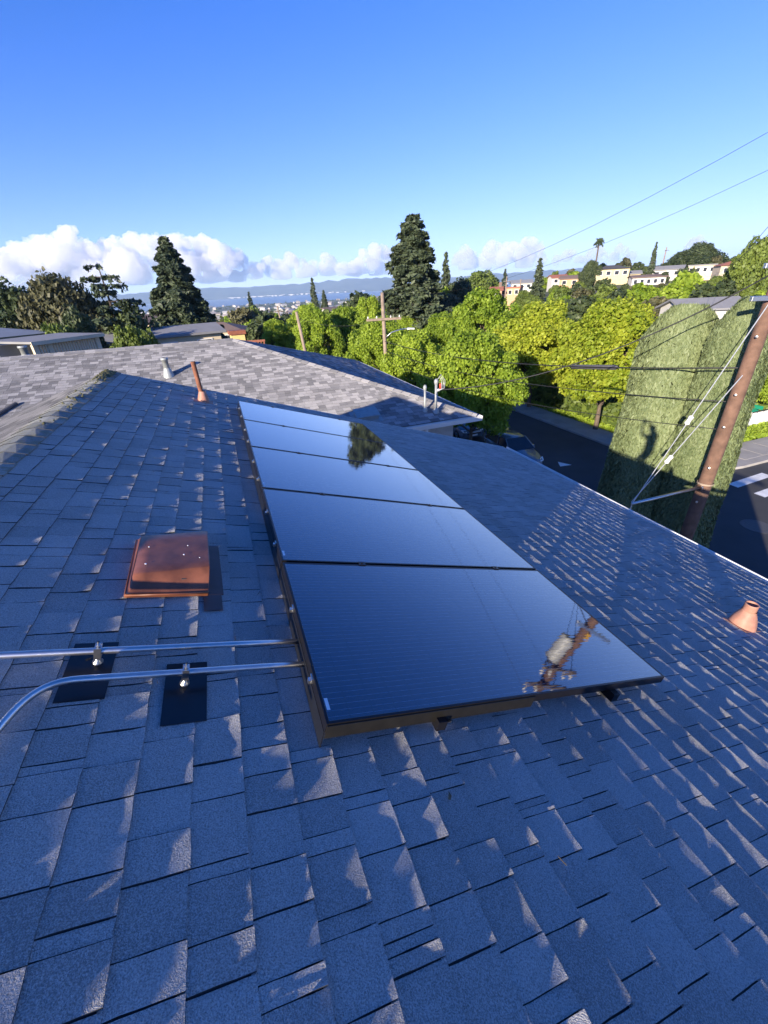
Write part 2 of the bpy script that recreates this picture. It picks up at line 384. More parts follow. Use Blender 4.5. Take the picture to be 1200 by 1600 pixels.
# ------------------------------------------------------------------ clouds
mt, N, L, P = new_mat('cloud_white')
N.remove(P)
vsn = N.new('ShaderNodeVolumeScatter'); vsn.inputs['Color'].default_value = (0.985, 0.985, 0.985, 1); vsn.inputs['Density'].default_value = 0.0055; vsn.inputs['Anisotropy'].default_value = 0.1
L.new(vsn.outputs[0], N['Material Output'].inputs['Volume'])
M_CLOUD = mt
bm = bmesh.new(); bmesh.ops.create_icosphere(bm, subdivisions=5, radius=1)
ICO_V = np.array([v.co[:] for v in bm.verts]); ICO_F = np.array([[v.index for v in f.verts] for f in bm.faces]); bm.free()
bm = bmesh.new(); bmesh.ops.create_icosphere(bm, subdivisions=4, radius=1)
ICO4_V = np.array([v.co[:] for v in bm.verts]); ICO4_F = np.array([[v.index for v in f.verts] for f in bm.faces]); bm.free()
CD = 11500.0
def cloud(lumps, label, base_el, seed):
    vs = []; fs = []; b = 0
    zb = math.tan(R(base_el)) * CD
    rs = random.Random(seed * 17); more = []
    for (px, py, rp) in lumps:
        more.append((px, py + rp * .12, rp * .8))
        for q in range(4 if rp > 9 else 2):
            an = rs.uniform(-.2, 3.34); more.append((px + math.cos(an) * rp * .72, py - math.sin(an) * rp * .62, rp * rs.uniform(.26, .42)))
    for j, (px, py, rp) in enumerate(more):
        c = at(px, py, CD + 500 * math.sin(j * 2.3 + seed)); v = pix_ray(px, py)
        sc = rp / FPX * v.dot(CAM_F) ** -1 * c.length * (v.dot(CAM_F) ** 2) * 1.25
        V0, F0 = (ICO_V, ICO_F) if rp > 16 else (ICO4_V, ICO4_F)
        cv = Vector(c)
        out = np.empty_like(V0)
        for i, d in enumerate(V0):
            dv = Vector(d); p = cv + dv * sc
            n1 = 1 - abs(mnoise.noise(p / 330 + Vector((seed, 0, 0)))) * 2
            n2 = 1 - abs(mnoise.noise(p / 140)) * 2
            n3 = mnoise.fractal(p / 60, .8, 2.0, 4)
            k = 1 + .30 * n1 + .20 * n2 + .20 * n3 - .12
            q = cv + dv * (sc * k)
            zq = zb + 70 * mnoise.noise(Vector((q.x / 420, q.y / 420, seed)))
            if q.z < zq: q.z = zq + (q.z - zq) * .22
            out[i] = q
        vs.append(out); fs.append(F0 + b); b += len(V0)
    me = np_mesh('cloud', np.concatenate(vs), np.concatenate(fs), M_CLOUD, smooth=True)
    o = link('cloud', me); tag(o, label, 'cloud', 'cumulus clouds along the horizon')
    return o
cloud([(12,412,20),(40,402,20),(70,396,22),(95,380,16),(105,366,11),(114,359,6),(90,405,26),(130,398,22),(165,388,12),(190,395,20),(178,376,8),(206,374,10),(225,386,16),(212,372,7),(250,395,24),(-20,420,30),(30,430,28),(80,425,30),(140,425,28),(200,420,28)],
      'biggest white cumulus bank with a pointed tower, farthest left over the horizon', 1.5, 1)
cloud([(278,392,20),(300,385,14),(320,388,16),(338,393,14),(352,400,15),(368,405,11),(380,405,8),(372,396,7),(312,380,9),(335,383,7),(290,415,22),(330,415,24),(365,420,18)],
      'cumulus cloud directly behind the tip of the left conifer', 1.4, 2)
cloud([(400,422,12),(420,415,11),(437,420,12),(455,408,10),(452,400,7),(470,415,11),(490,416,8),(508,402,7),(517,408,8),(512,420,12),(535,420,11),(480,428,14),(440,430,14),(550,425,14)],
      'low ragged line of small cumulus puffs left of the tall redwood', 1.45, 3)
cloud([(570,398,9),(585,392,10),(598,393,10),(607,400,9),(560,418,13),(590,420,15),(612,425,12),(580,408,9)],
      'rounded cumulus puff touching the left side of the tall redwood', 1.35, 4)
cloud([(722,398,8),(727,390,7),(735,400,9),(715,405,9),(742,408,8),(765,392,10),(768,382,7),(778,390,9),(792,386,8),(805,392,12),(825,382,10),(832,378,7),(838,390,10),(820,402,15),(785,405,13),(760,408,12),(845,405,8),(730,412,12)],
      'bright cumulus cloud with twin heads right of the redwood', 1.2, 5)
cloud([(885,400,8),(893,396,6),(870,406,7),(925,396,7),(935,390,7),(918,406,8),(940,402,8),(905,408,8),(968,388,7),(976,392,6),(960,402,8),(985,402,8)],
      'small broken cumulus puffs around the tall palm', 1.3, 6)
cloud([(1085,378,7),(1092,374,6),(1078,384,7),(1098,384,7)],
      'tiny cumulus puff above the dark broad trees on the hill', 1.7, 7)

# ------------------------------------------------------------------ shingle builder
E_ = 0.1445        # exposure of one course
T_ = 0.0031
def tab_grid(u_n, v_n, width, rs, curl, lift, fine=True, exposure=E_):
    """one shingle tab in its own frame: x down the slope (0 = butt edge), y along the course, z out of the roof"""
    ov = 0.012
    xs = [-(exposure + ov) + (exposure + ov) * i / u_n for i in range(u_n + 1)]
    ys = [-width / 2 + width * j / v_n for j in range(v_n + 1)]
    vs = []; fs = []
    cn, cf, sk = curl
    ph = rs.random() * 6.28
    for i, x in enumerate(xs):
        u = max(0, 1 + x / exposure)
        for j, y in enumerate(ys):
            v = j / v_n
            z = T_ * (1 + u ** 1.5) + lift * min(1, u * 6)
            cu = max(0, (u - .35) / .65) ** 2
            z += cu * (cn * (1 - v) ** 1.5 + cf * v ** 1.5) + (.0006 * math.sin(ph + v * 5 + u * 3) + rs.uniform(-.0004, .0004) if fine else 0)
            x2 = x + (rs.uniform(-.0016, .0016) + sk * (v - .5) if i == u_n else 0)
            y2 = y + (rs.uniform(-.0008, .0008) if j in (0, v_n) and fine else 0)
            vs.append((x2, y2, z))
    W = v_n + 1
    for i in range(u_n):
        for j in range(v_n):
            fs.append((i*W+j, (i+1)*W+j, (i+1)*W+j+1, i*W+j+1))
    nb = len(vs); nt = len(fs)
    dz = .0075
    for j in range(W):
        p = vs[u_n*W+j]; vs.append((p[0], p[1], max(p[2] - dz, T_ * .8)))
    for j in range(v_n): fs.append((u_n*W+j, nb+j, nb+j+1, u_n*W+j+1))
    for jj in (0, v_n):
        b0 = len(vs)
        for i in range(u_n + 1):
            p = vs[i*W+jj]; vs.append((p[0], p[1], p[2] - dz))
        for i in range(u_n):
            f = (i*W+jj, b0+i, b0+i+1, (i+1)*W+jj)
            fs.append(f if jj == 0 else f[::-1])
    return vs, fs, nt

def frame_matrix(o, ex, ey, ez):
    mm = Matrix.Identity(4)
    for i in range(3):
        mm[i][0] = ex[i]; mm[i][1] = ey[i]; mm[i][2] = ez[i]; mm[i][3] = o[i]
    return mm

def lay_shingles(parent, M, courses, mat, n_best, widths, tone_rng, curls, lifts, seed, fine=True, gap=0.0038, exposure=E_, grid=(4, 3), skip=None, name='shingle', curl_scale=None):
    """M: frame of the roof plane (x down slope, y along course, z out). courses: list of (x_butt, y0, y1)."""
    rs = random.Random(seed)
    tabs = []
    for (xb, y0, y1) in courses:
        y = y0 - rs.random() * widths[1] * .5 if not skip else y0 - rs.random() * .2
        thin = False
        while y < y1:
            w = rs.uniform(*widths)
            if fine and rs.random() < .13: w = rs.uniform(.022, .05)
            a, b = max(y, y0), min(y + w, y1)
            if b - a > .015:
                tabs.append((xb + rs.uniform(-.002, .002), a, b))
            y += w
    scored = []
    for k, (xb, a, b) in enumerate(tabs):
        p = M @ Vector((xb - exposure / 2, (a + b) / 2, 0)); px, py, d = proj(p)
        s = 0
        if d > .05 and -20 < px < 1220 and -20 < py < 1640:
            q1 = proj(M @ Vector((xb, a, 0))); q2 = proj(M @ Vector((xb - exposure, a, 0))); q3 = proj(M @ Vector((xb, b, 0)))
            if min(q1[2], q2[2], q3[2]) > .03:
                s = abs((q2[0]-q1[0])*(q3[1]-q1[1]) - (q2[1]-q1[1])*(q3[0]-q1[0]))
        if skip and skip(xb, a, b): s = 0
        scored.append((s, k))
    best = set(k for s, k in sorted(scored, reverse=True)[:n_best] if s > 0)
    field = MB()
    R3 = M.to_quaternion()
    for k, (xb, a, b) in enumerate(tabs):
        w = b - a - gap * rs.uniform(.5, 1.3)
        if w < .008: continue
        cn = curls * rs.random() ** 1.6 * (1 if rs.random() < .85 else 1.8); cf = curls * .55 * rs.random() ** 2
        if rs.random() < .3: cn, cf = cf, cn
        lift = rs.choice(lifts)
        if curl_scale: wf = curl_scale(xb, a); cn *= wf; cf *= wf; lift *= wf
        g = grid if (scored[k][0] > 8 or fine) else (2, 1)
        vs, fs, nt = tab_grid(g[0], g[1], w, rs, (cn, cf, rs.uniform(-.003, .003)), lift, fine, exposure)
        tone = rs.uniform(*tone_rng)
        o = Vector((xb, (a + b) / 2, 0))
        if k in best:
            mb_ = MB(); mb_.t = tone; mb_.add(vs, fs[:nt]); 
            mb_.m = 1; mb_.f += fs[nt:]; mb_.mi += [1] * (len(fs) - nt); mb_.tone += [tone] * (len(fs) - nt)
            ob = mb_.build(name, [mat, M_DECK], parent)
            ob.matrix_local = M @ Matrix.Translation(o)
        else:
            field.t = tone
            wv = [M @ (o + Vector(p)) for p in vs]
            base = len(field.v); field.v.extend([p[:] for p in wv])
            for q, f in enumerate(fs):
                field.f.append(tuple(i + base for i in f)); field.mi.append(0 if q < nt else 1); field.tone.append(tone)
    fo = field.build(name + '_field', [mat, M_DECK], parent); fo['kind'] = 'stuff'
    return fo

# ------------------------------------------------------------------ this house
SL = R(18.508)
ex = Vector((math.cos(SL), 0, -math.sin(SL))); ey = Vector((0, 1, 0)); ez = Vector((math.sin(SL), 0, math.cos(SL)))
HR = 1.305
M_ROOF = frame_matrix(-ez * HR, ex, ey, ez)       # x = distance down the slope, y along the courses
S_RIDGE, S_EAVE = -1.19, 5.84
Y_S, Y_N = -3.0, 6.98
house = empty('house', (0, 0, -9.2))
tag(house, 'house under the blue-grey shingled roof that carries the solar panels', 'house')
def local(o, root):      # keep world placement under a moved root
    o.matrix_parent_inverse = Matrix.Translation(-Vector(root.location)); return o
ridge_pt = M_ROOF @ Vector((S_RIDGE, 0, 0))
exw = Vector((-math.cos(SL), 0, -math.sin(SL))); ezw = Vector((-math.sin(SL), 0, math.cos(SL)))
M_WEST = frame_matrix(Vector((ridge_pt.x, 0, ridge_pt.z)), exw, Vector((0, -1, 0)), ezw)
mb = MB()
mb.box((S_RIDGE, Y_S, -.09), (S_EAVE - .01, Y_N - .012, 0), M_ROOF)
mb.box((.004, -Y_N + .012, -.09), (4.4, -Y_S, 0), M_WEST)
roof = mb.build('roof', M_DECK, house); local(roof, house)

ncs = int((S_EAVE - S_RIDGE) / E_)
courses = [(S_EAVE + .012 - k * E_, (-.25 if k > 0 else -.25), Y_N) for k in range(ncs + 1) if S_EAVE + .012 - k * E_ - E_ - .014 > S_RIDGE]
PX0, PX1, PY0 = 0.467, 2.292, 0.896
PITCH = 1.02
lay_shingles(roof, M_ROOF, courses, M_SH, 300, (.078, .175), (.38, .62), .0062, (0, .0008, .002, .0035, .0045), 5,
             curl_scale=lambda xb, a: 1.0 if xb < .8 else max(.15, 1 - (xb - .8) * 1.1),  # tabs shaped flatter downslope so fewer of them catch the sun
             skip=lambda xb, a, b: a > PY0 - .1 and b < PY0 + 5.1 * PITCH and xb > PX0 and xb < PX1)
# the rest of the slope behind the photographer, plain courses
lay_shingles(roof, M_ROOF, [(xb, Y_S, -.25) for xb, _, _ in courses], M_SH, 0, (.2, .4), (.2, .8), .002, (0, .002), 6, fine=False)
lay_shingles(roof, M_WEST, [(.17 + k * E_, -Y_N, -Y_S) for k in range(30)], M_SHW, 0, (.15, .36), (.1, .9), .002, (0, .002), 8, fine=False)

# ridge cap pieces
rs = random.Random(3)
y = Y_N + .012; k = 0
while y > -1.2:
    mb = MB(); mb.t = rs.uniform(.2, .8)
    ww = .152 + rs.uniform(-.006, .006); e2 = .2
    prof = []
    th = .007
    up0, up1 = .006, .006 + .003 + rs.uniform(0, .004)
    pts_a, pts_b = [], []
    for tt in (-1, -.6, -.22, .22, .6, 1):
        side = 1 if tt > 0 else -1
        e_ = ex if side > 0 else exw; n_ = ez if side > 0 else ezw
        base = Vector((ridge_pt.x, 0, ridge_pt.z)) + e_ * abs(tt) * ww
        nn = n_ if abs(tt) > .3 else UP
        pts_a.append(base + nn * (up0 + th)); pts_b.append(base + nn * (up1 + th))
    vs = [p + ey * (y) for p in pts_a] + [p + ey * (y - e2 - .02 + rs.uniform(-.006, .006)) for p in pts_b]
    n = len(pts_a); lo = [v - UP * th * 1.3 for v in vs]
    fs = [(i, i + n, i + n + 1, i + 1) for i in range(n - 1)]
    allv = vs + lo; nb = 2 * n
    fs += [(i + n, nb + i + n, nb + i + n + 1, i + n + 1) for i in range(n - 1)]
    fs += [(i, i + 1, nb + i + 1, nb + i) for i in range(n - 1)]
    fs += [(0, nb, nb + n, n), (n - 1, 2 * n - 1, nb + 2 * n - 1, nb + n - 1)]
    mb.add(allv, fs)
    for q in range(n - 1, 2 * (n - 1)): mb.mi[q] = 1
    o = mb.build('ridge_cap', [M_CAP, M_DECK], roof)
    y -= e2; k += 1
# moss on the caps
mb = MB(); rs = random.Random(9)
for i in range(300):
    yy = 6.95 - abs(rs.gauss(0, .4)) if i < 260 else rs.uniform(4, 7)
    xx = rs.uniform(-.03, .12)
    p = Vector((ridge_pt.x, yy, ridge_pt.z)) + (ex * xx if xx > 0 else exw * -xx) + UP * .03
    s = rs.uniform(.006, .02)
    vs = [p + Vector((math.cos(a) * s, math.sin(a) * s * 1.3, -.004)) for a in (0, 1.05, 2.1, 3.14, 4.2, 5.25)] + [p + Vector((rs.uniform(-.3, .3) * s, 0, s * .7))]
    mb.t = rs.random(); mb.add(vs, [(j, (j + 1) % 6, 6) for j in range(6)])
o = mb.build('moss', leaf_mat('moss', (0.09, 0.085, 0.03), (0.22, 0.20, 0.08), 0.1), roof); o['kind'] = 'stuff'

# edges: rake boards, drip edge, gutter, walls
def P_(s, y, h): return M_ROOF @ Vector((s, y, h))
mb = MB()
mb.box((S_RIDGE + .02, Y_N - .01, -.16), (S_EAVE, Y_N + .012, .004), M_ROOF)
local(mb.build('rake_board', M_WHITE, house), house)
mb = MB(); mb.box((.03, -Y_N - .012, -.16), (4.4, -Y_N + .01, .004), M_WEST)
local(mb.build('rake_board', M_WHITE, house), house)
ge = P_(S_EAVE, 0, 0)
mb = MB()
pr = [(0, .0), (.02, .002), (.02, -.10), (.085, -.10), (.115, -.05), (.118, -.008), (.128, -.008), (.128, -.03), (.105, -.115), (0, -.115)]
mb.prism([Vector((ge.x + a, Y_S, ge.z + b_ - .012)) for a, b_ in pr], (0, Y_N - Y_S, 0))
local(mb.build('gutter', M_WHITE, house), house)
mb = MB()
mb.box((-5.2, Y_S + .4, -9.2), (ge.x - .45, Y_N - .4, ge.z - .02))
gb = ridge_pt.z - .12
mb.prism([(-5.2, Y_N - .42, ge.z - .02), (ge.x - .45, Y_N - .42, ge.z - .02), (ridge_pt.x, Y_N - .42, gb)], (0, .02, 0))
local(mb.build('wall', M_STUCCO, house), house)

PX0_, PX1_ = .44, 2.32
# brown roof vent hood (open on its downhill side)
def roofvent():
    root = empty('roof_vent', (0, 0, 0), 0, house); local(root, house)
    Mv = M_ROOF @ Matrix.Translation((-.06, 1.98, .011)) @ Matrix.Rotation(R(2), 4, 'Z')
    mb = MB()
    X0, X1, Y0, Y1 = -.175, .165, -.235, .25
    zl, zh = .028, .118
    # top skin with rounded shoulders: rows along y, columns along x
    xs = [X0, X0 + .010, X0 + .016, X0 + .024, -.10, -.05, .0, .05, .1, X1 - .02, X1 - .004, X1]
    ys = [Y0, Y0 + .012, Y0 + .03, Y0 + .06, Y0 + .085, Y0 + .095, -.08, -.02, .04, .1, .15, Y1 - .04, Y1 - .028, Y1 - .012, Y1]
    def hz(x, y):
        t = (x - X0) / (X1 - X0)
        top = .070 + .050 * t
        fx = min(1, max(0, (x - X0 - .010) / .012)); fs_ = min(1, max(0, (y - Y0 - .014) / .075)); fn = min(1, max(0, (Y1 - y) / .03))
        fs_ = fs_ ** .8
        lip = .030
        k = min(fx, 1) * fs_ * min(1, fn * 1.0 + .0)
        if y > Y1 - .002: k = fx * .35
        return lip + (top - lip) * k + .0035 * mnoise.noise(Vector((x * 11, y * 11, 2))) * k
    vs = [Mv @ Vector((x, y, hz(x, y))) for x in xs for y in ys]; W = len(ys)
    fs = [(i*W+j, (i+1)*W+j, (i+1)*W+j+1, i*W+j+1) for i in range(len(xs)-1) for j in range(W-1)]
    # skirt on three sides and rolled lip
    b0 = len(vs)
    ring = [i*W for i in range(len(xs)-1, -1, -1)] + list(range(1, W)) + [i*W+W-1 for i in range(1, len(xs))]
    for q in ring:
        i, j = divmod(q, W); vs.append(Mv @ Vector((xs[i], ys[j], .012)))
    for a in range(len(ring) - 1): fs.append((ring[a], b0 + a, b0 + a + 1, ring[a+1]))
    mb.add(vs, fs)
    o = mb.build('hood', M_RUST, root, smooth=True)
    so = o.modifiers.new('solid', 'SOLIDIFY'); so.thickness = .002; so.offset = -1
    mb = MB()
    mb.tube([Mv @ Vector((X1, Y0, .03)), Mv @ Vector((X0, Y0, .022)), Mv @ Vector((X0, Y1, .022)), Mv @ Vector((X1, Y1, .06))], .0045, 6)
    mb.build('rolled_lip', M_RUST, root, smooth=True)
    mb = MB(); mb.box((X0 + .03, Y0 + .02, .0), (X1 + .07, Y1 + .0, .004), Mv)
    mb.box((X1 - .02, Y0 - .1, .0), (X1 + .06, Y0 + .02, .0035), Mv)
    mb.build('base_flange', simple('flange_metal', (0.075, 0.045, 0.04), 0.5, vary=.3, scale=15), root)
    mb = MB(); mb.box((X1 - .12, Y0 + .05, .004), (X1 - .1, Y1 - .05, .075), Mv)
    mb.build('throat_screen', M_DECK, root)
roofvent()

def vent_pipe(s, y, prof_flash, prof_pipe, mat_f, mat_p, lean=(0, 0, 1), parent=None, base_tilt=True, M=None, root_label=None, plate=.16):
    M = M or M_ROOF
    root = empty('vent_pipe', (0, 0, 0), 0, parent)
    local(root, parent)
    b = M @ Vector((s, y, .010)); nz_ = M.to_3x3() @ Vector((0, 0, 1))
    ax = (Vector((0, 0, 1)) * .75 + nz_ * .25).normalized() if base_tilt else Vector(lean).normalized()
    mb = MB(); mb.lathe(b, ax, prof_flash, 20)
    mb.build('flashing_cone', mat_f, root, smooth=True)
    mb = MB(); mb.lathe(b, Vector(lean).normalized(), prof_pipe, 16); mb.build('pipe', mat_p, root, smooth=True)
    mb = MB(); mb.box((s - plate, y - plate*.8, .0075), (s + plate, y + plate*.8, .0105), M); mb.build('flashing_plate', mat_f, root)
    return root
vent_pipe(4.09, 1.36, [(.098, -.03), (.094, .0), (.088, .03), (.078, .07), (.062, .11), (.05, .135), (.05, .15)],
          [(.045, .08), (.045, .205), (.047, .21), (.038, .212), (.036, .205), (.036, .02)], M_RUST2, M_RUST2, (0.05, 0, 1), house, plate=.11)
vent_pipe(.045, 6.12, [(.075, -.01), (.07, .03), (.05, .1), (.04, .13)], [(.03, .05), (.03, .5), (.032, .505), (.022, .506)], M_RUST2, M_RUSTPIPE, (-.02, .0, 1), house, plate=.12)

# white droppings on the hood, bits of leaf and twig lying on the shingles
mb = MB(); rs = random.Random(14)
for i in range(5):
    x, y = rs.uniform(-.2, .08), rs.uniform(1.83, 2.16); p = M_ROOF @ Vector((x, y, .118 + .0)); 
    zt = .0125 + .070 + .050 * ((x + .06 + .175) / .34); p = M_ROOF @ Vector((x, y, zt + .002)); s = rs.uniform(.0018, .0055)
    mb.lathe(p, ez, [(s, 0), (s * .8, .002), (.0001, .0025)], 7)
o = mb.build('droppings', M_STICK, house); local(o, house); o['kind'] = 'stuff'
mb = MB()
for i in range(70):
    x, y = rs.uniform(-1, 4.5), rs.uniform(.2, 5.5); a = rs.uniform(0, 6.28); ln = rs.uniform(.006, .03); mb.t = rs.random()
    if PX0_ < x < PX1_ and y > .8: continue
    p = M_ROOF @ Vector((x, y, .0125)); q = M_ROOF @ Vector((x + math.cos(a) * ln, y + math.sin(a) * ln, .0135)); w_ = (M_ROOF @ Vector((x - math.sin(a) * ln * .3, y + math.cos(a) * ln * .3, .016)))
    if rs.random() < .5: mb.tube([p, q], .0012, 4)
    else: mb.add([p, w_, q, p * .5 + q * .5 - (w_ - p) + Vector((0, 0, .006))], [(0, 1, 2), (0, 2, 3)])
tag(mb.build('leaf_litter', leaf_mat('dry_litter', (.05, .035, .02), (.22, .17, .09), 0)), 'dry leaf bits and twigs lying on the shingles', 'leaf litter', kind='stuff')

# ------------------------------------------------------------------ solar array
HP = .130          # glass height above the roof deck
mt, N, L, P = new_mat('panel_glass')
g = N.new('ShaderNodeTexCoord')
sep = N.new('ShaderNodeSeparateXYZ'); L.new(g.outputs['Object'], sep.inputs[0])
ml = N.new('ShaderNodeMath'); ml.operation = 'MULTIPLY'; ml.inputs[1].default_value = 40.0; L.new(sep.outputs['Y'], ml.inputs[0])
fr = N.new('ShaderNodeMath'); fr.operation = 'FRACT'; L.new(ml.outputs[0], fr.inputs[0])
lt = N.new('ShaderNodeMath'); lt.operation = 'LESS_THAN'; lt.inputs[1].default_value = .055; L.new(fr.outputs[0], lt.inputs[0])
nz = N.new('ShaderNodeTexNoise'); nz.inputs['Scale'].default_value = 26; L.new(g.outputs['Object'], nz.inputs['Vector'])
mlt = N.new('ShaderNodeMath'); mlt.operation = 'MULTIPLY'; L.new(lt.outputs[0], mlt.inputs[0]); L.new(nz.outputs['Fac'], mlt.inputs[1])
# cell gaps across the panel
mlx = N.new('ShaderNodeMath'); mlx.operation = 'MULTIPLY'; mlx.inputs[1].default_value = 11.2; L.new(sep.outputs['X'], mlx.inputs[0])
frx = N.new('ShaderNodeMath'); frx.operation = 'FRACT'; L.new(mlx.outputs[0], frx.inputs[0])
ltx = N.new('ShaderNodeMath'); ltx.operation = 'LESS_THAN'; ltx.inputs[1].default_value = .03; L.new(frx.outputs[0], ltx.inputs[0])
mx = N.new('ShaderNodeMixRGB'); mx.inputs[1].default_value = (0.006, 0.009, 0.03, 1); mx.inputs[2].default_value = (0.30, 0.34, 0.42, 1); L.new(mlt.outputs[0], mx.inputs[0])
mx2 = N.new('ShaderNodeMixRGB'); L.new(ltx.outputs[0], mx2.inputs[0]); L.new(mx.outputs[0], mx2.inputs[1]); mx2.inputs[2].default_value = (0.002, 0.002, 0.003, 1)
L.new(mx2.outputs[0], P.inputs['Base Color']); P.inputs['Roughness'].default_value = .035; P.inputs['IOR'].default_value = 1.7
P.inputs['Specular IOR Level'].default_value = .5; P.inputs['Coat Weight'].default_value = 1.0; P.inputs['Coat IOR'].default_value = 1.7; P.inputs['Coat Roughness'].default_value = .02
mp = N.new('ShaderNodeMapping'); mp.inputs['Scale'].default_value = (5, 40, 1); L.new(g.outputs['Object'], mp.inputs['Vector'])
n2 = N.new('ShaderNodeTexNoise'); n2.inputs['Scale'].default_value = 1.0; n2.inputs['Detail'].default_value = 2; L.new(mp.outputs[0], n2.inputs['Vector'])
b = N.new('ShaderNodeBump'); b.inputs['Strength'].default_value = .035; b.inputs['Distance'].default_value = .004; L.new(n2.outputs['Fac'], b.inputs['Height']); L.new(b.outputs[0], P.inputs['Normal']); L.new(b.outputs[0], P.inputs['Coat Normal'])
M_GLASS = mt
PW, PD = PX1 - PX0, PITCH - .018
panel_labels = ['nearest solar panel, darkest, reflecting the transformer pole', 'second solar panel counted from the near end, plain dark blue',
                'middle solar panel of the row, reflecting plain pale sky', 'fourth solar panel from the near end, crossed by the redwood reflection',
                'last solar panel at the peak end, showing the redwood reflection at its corner']
proto = None
def make_panel():
    root = empty('solar_panel')
    fw = .011
    mb = MB(); mb.box((fw, fw, -.006), (PW - fw, PD - fw, -.0015)); mb.build('glass', M_GLASS, root)
    mb = MB()
    mb.box((0, 0, -.04), (fw, PD, 0)); mb.box((PW - fw, 0, -.04), (PW, PD, 0))
    mb.box((fw, 0, -.04), (PW - fw, fw, 0)); mb.box((fw, PD - fw, -.04), (PW - fw, PD, 0))
    mb.build('frame', M_FRAME, root, bevel=.0012)
    mb = MB(); mb.box((fw + .004, .055, -.0014), (fw + .016, .105, -.001)); mb.build('sticker', M_STICK, root)
    for yy in (.2, .62):
        mb = MB(); mb.box((-.006, yy, -.030), (0.0, yy + .03, -.008)); mb.box((-.016, yy + .004, -.034), (-.006, yy + .022, -.018)); mb.build('edge_clip', M_CLAMP, root)
    for xx in (.46, PW - .38):
        mb = MB(); mb.box((xx - .02, PD + .001, -.04), (xx + .02, PD + .017, .001)); mb.box((xx - .02, PD - .008, .0006), (xx + .02, PD + .026, .0038)); mb.lathe((xx, PD + .009, .0038), (0, 0, 1), [(.006, 0), (.006, .005), (.0001, .005)], 6)
        mb.build('mid_clamp', M_FRAME, root)
    return root
for k in range(5):
    o = make_panel() if k == 0 else copy_tree(proto)
    proto = proto or o
    Mk = M_ROOF @ Matrix.Translation((PX0, PY0 + k * PITCH, HP))
    o.matrix_world = Mk
    tag(o, panel_labels[k], 'solar panel', 'solar panels in one row up the roof')
for (sx, lb) in ((.46, 'uphill black mounting rail under the solar panels'), (PW - .38, 'downhill black mounting rail under the solar panels')):
    root = empty('mounting_rail'); tag(root, lb, 'mounting rail', 'mounting rails of the solar row')
    mb = MB(); mb.box((PX0 + sx - .02, PY0 - .03, HP - .085), (PX0 + sx + .02, PY0 + 5 * PITCH, HP - .041), M_ROOF); mb.build('rail_bar', M_FRAME, root)
    for j in range(5):
        yy = PY0 + .02 + j * 1.2
        mb = MB(); xx = PX0 + sx + .022
        mb.box((xx, yy, .012), (xx + .006, yy + .045, HP - .045), M_ROOF); mb.box((xx, yy, .009), (xx + .07, yy + .045, .017), M_ROOF)
        mb.lathe(M_ROOF @ Vector((xx + .04, yy + .022, .017)), ez, [(.012, 0), (.012, .012), (.0001, .014)], 6)
        mb.build('foot', M_CLAMP, root)
# black pest guard strip clipped under the uphill side and the far half of the near end
root = empty('pest_guard'); tag(root, 'black pest guard strip clipped under the uphill edge of the solar row', 'pest guard')  # added to keep low sun from passing beneath the panels
for k in range(5):
    mb = MB(); mb.box((PX0 - .001, PY0 + k * PITCH + .004, .012), (PX0 + .003, PY0 + (k + 1) * PITCH - .004, HP - .041), M_ROOF); mb.build('guard_strip', M_BLACKP, root)
# bronze edge trim hung on the near end of the row
mb = MB(); mb.box((PX0 + .002, PY0 - .006, HP - .062), (PX1 - .9, PY0 - .0015, HP - .006), M_ROOF)
tag(mb.build('edge_skirt', M_SKIRT), 'bronze edge skirt along the near end of the nearest panel', 'panel skirt')

# ------------------------------------------------------------------ conduits with clamps and flashings
def conduit(pts, label, clamp_s, clamp_y, plate):
    root = empty('conduit'); tag(root, label, 'conduit', 'metal conduits crossing the shingles')
    wp = [M_ROOF @ Vector(p) for p in pts]
    mb = MB(); mb.tube(wp, .0118, 14); mb.build('tube', M_GALV, root, smooth=True)
    h = pts[len(pts) // 2][2]
    for cs, cy in ((clamp_s, clamp_y),):
        mount = empty('mount', (0, 0, 0), 0, root)
        mb = MB(); Mm = M_ROOF @ Matrix.Translation((cs, cy, 0))
        p0, p1, q0, q1 = plate
        mb.box((p0, q0, .0095), (p1, q1, .0125), M_ROOF); mb.build('flashing', M_BLACKP, mount)
        mb = MB(); mb.lathe(Mm @ Vector((0, -.004, .0125)), ez, [(.017, 0), (.017, .005), (.009, .012), (.009, h - .022)], 14); mb.build('post', M_CLAMP, mount, smooth=True)
        mb = MB()
        mb.box((-.011, -.0165, h - .022), (.011, -.0125, h + .022), Mm); mb.box((-.011, .0125, h - .022), (.011, .0165, h + .022), Mm)
        mb.box((-.011, -.0165, h - .026), (.011, .0165, h - .022), Mm); mb.box((-.011, -.0125, h + .014), (.011, .0125, h + .018), Mm)
        mb.lathe(Mm @ Vector((0, 0, h + .01)), ez, [(.0035, 0), (.0035, .032)], 8); mb.lathe(Mm @ Vector((0, 0, h + .022)), ez, [(.008, 0), (.008, .006), (.0001, .006)], 6)
        mb.build('strap', M_CLAMP, mount)
    return root
HC = .062
def bez(p0, p1, p2, p3, n):
    out = []
    for i in range(n + 1):
        t = i / n; out.append(tuple((1-t)**3*a + 3*(1-t)**2*t*b_ + 3*(1-t)*t*t*c + t**3*d for a, b_, c, d in zip(p0, p1, p2, p3)))
    return out
conduit([(-1.3, 1.395, HC + .03), (-.9, 1.375, HC), (-.3, 1.372, HC), (.2, 1.37, HC), (.53, 1.368, HC)], 'straight silver conduit, the upper of two, running left off the roof', -.255, 1.372, (-.345, -.205, 1.20, 1.47))
b2 = bez((-.455, .98, HC), (-.425, 1.13, HC), (-.41, 1.245, HC), (-.28, 1.243, HC), 14)
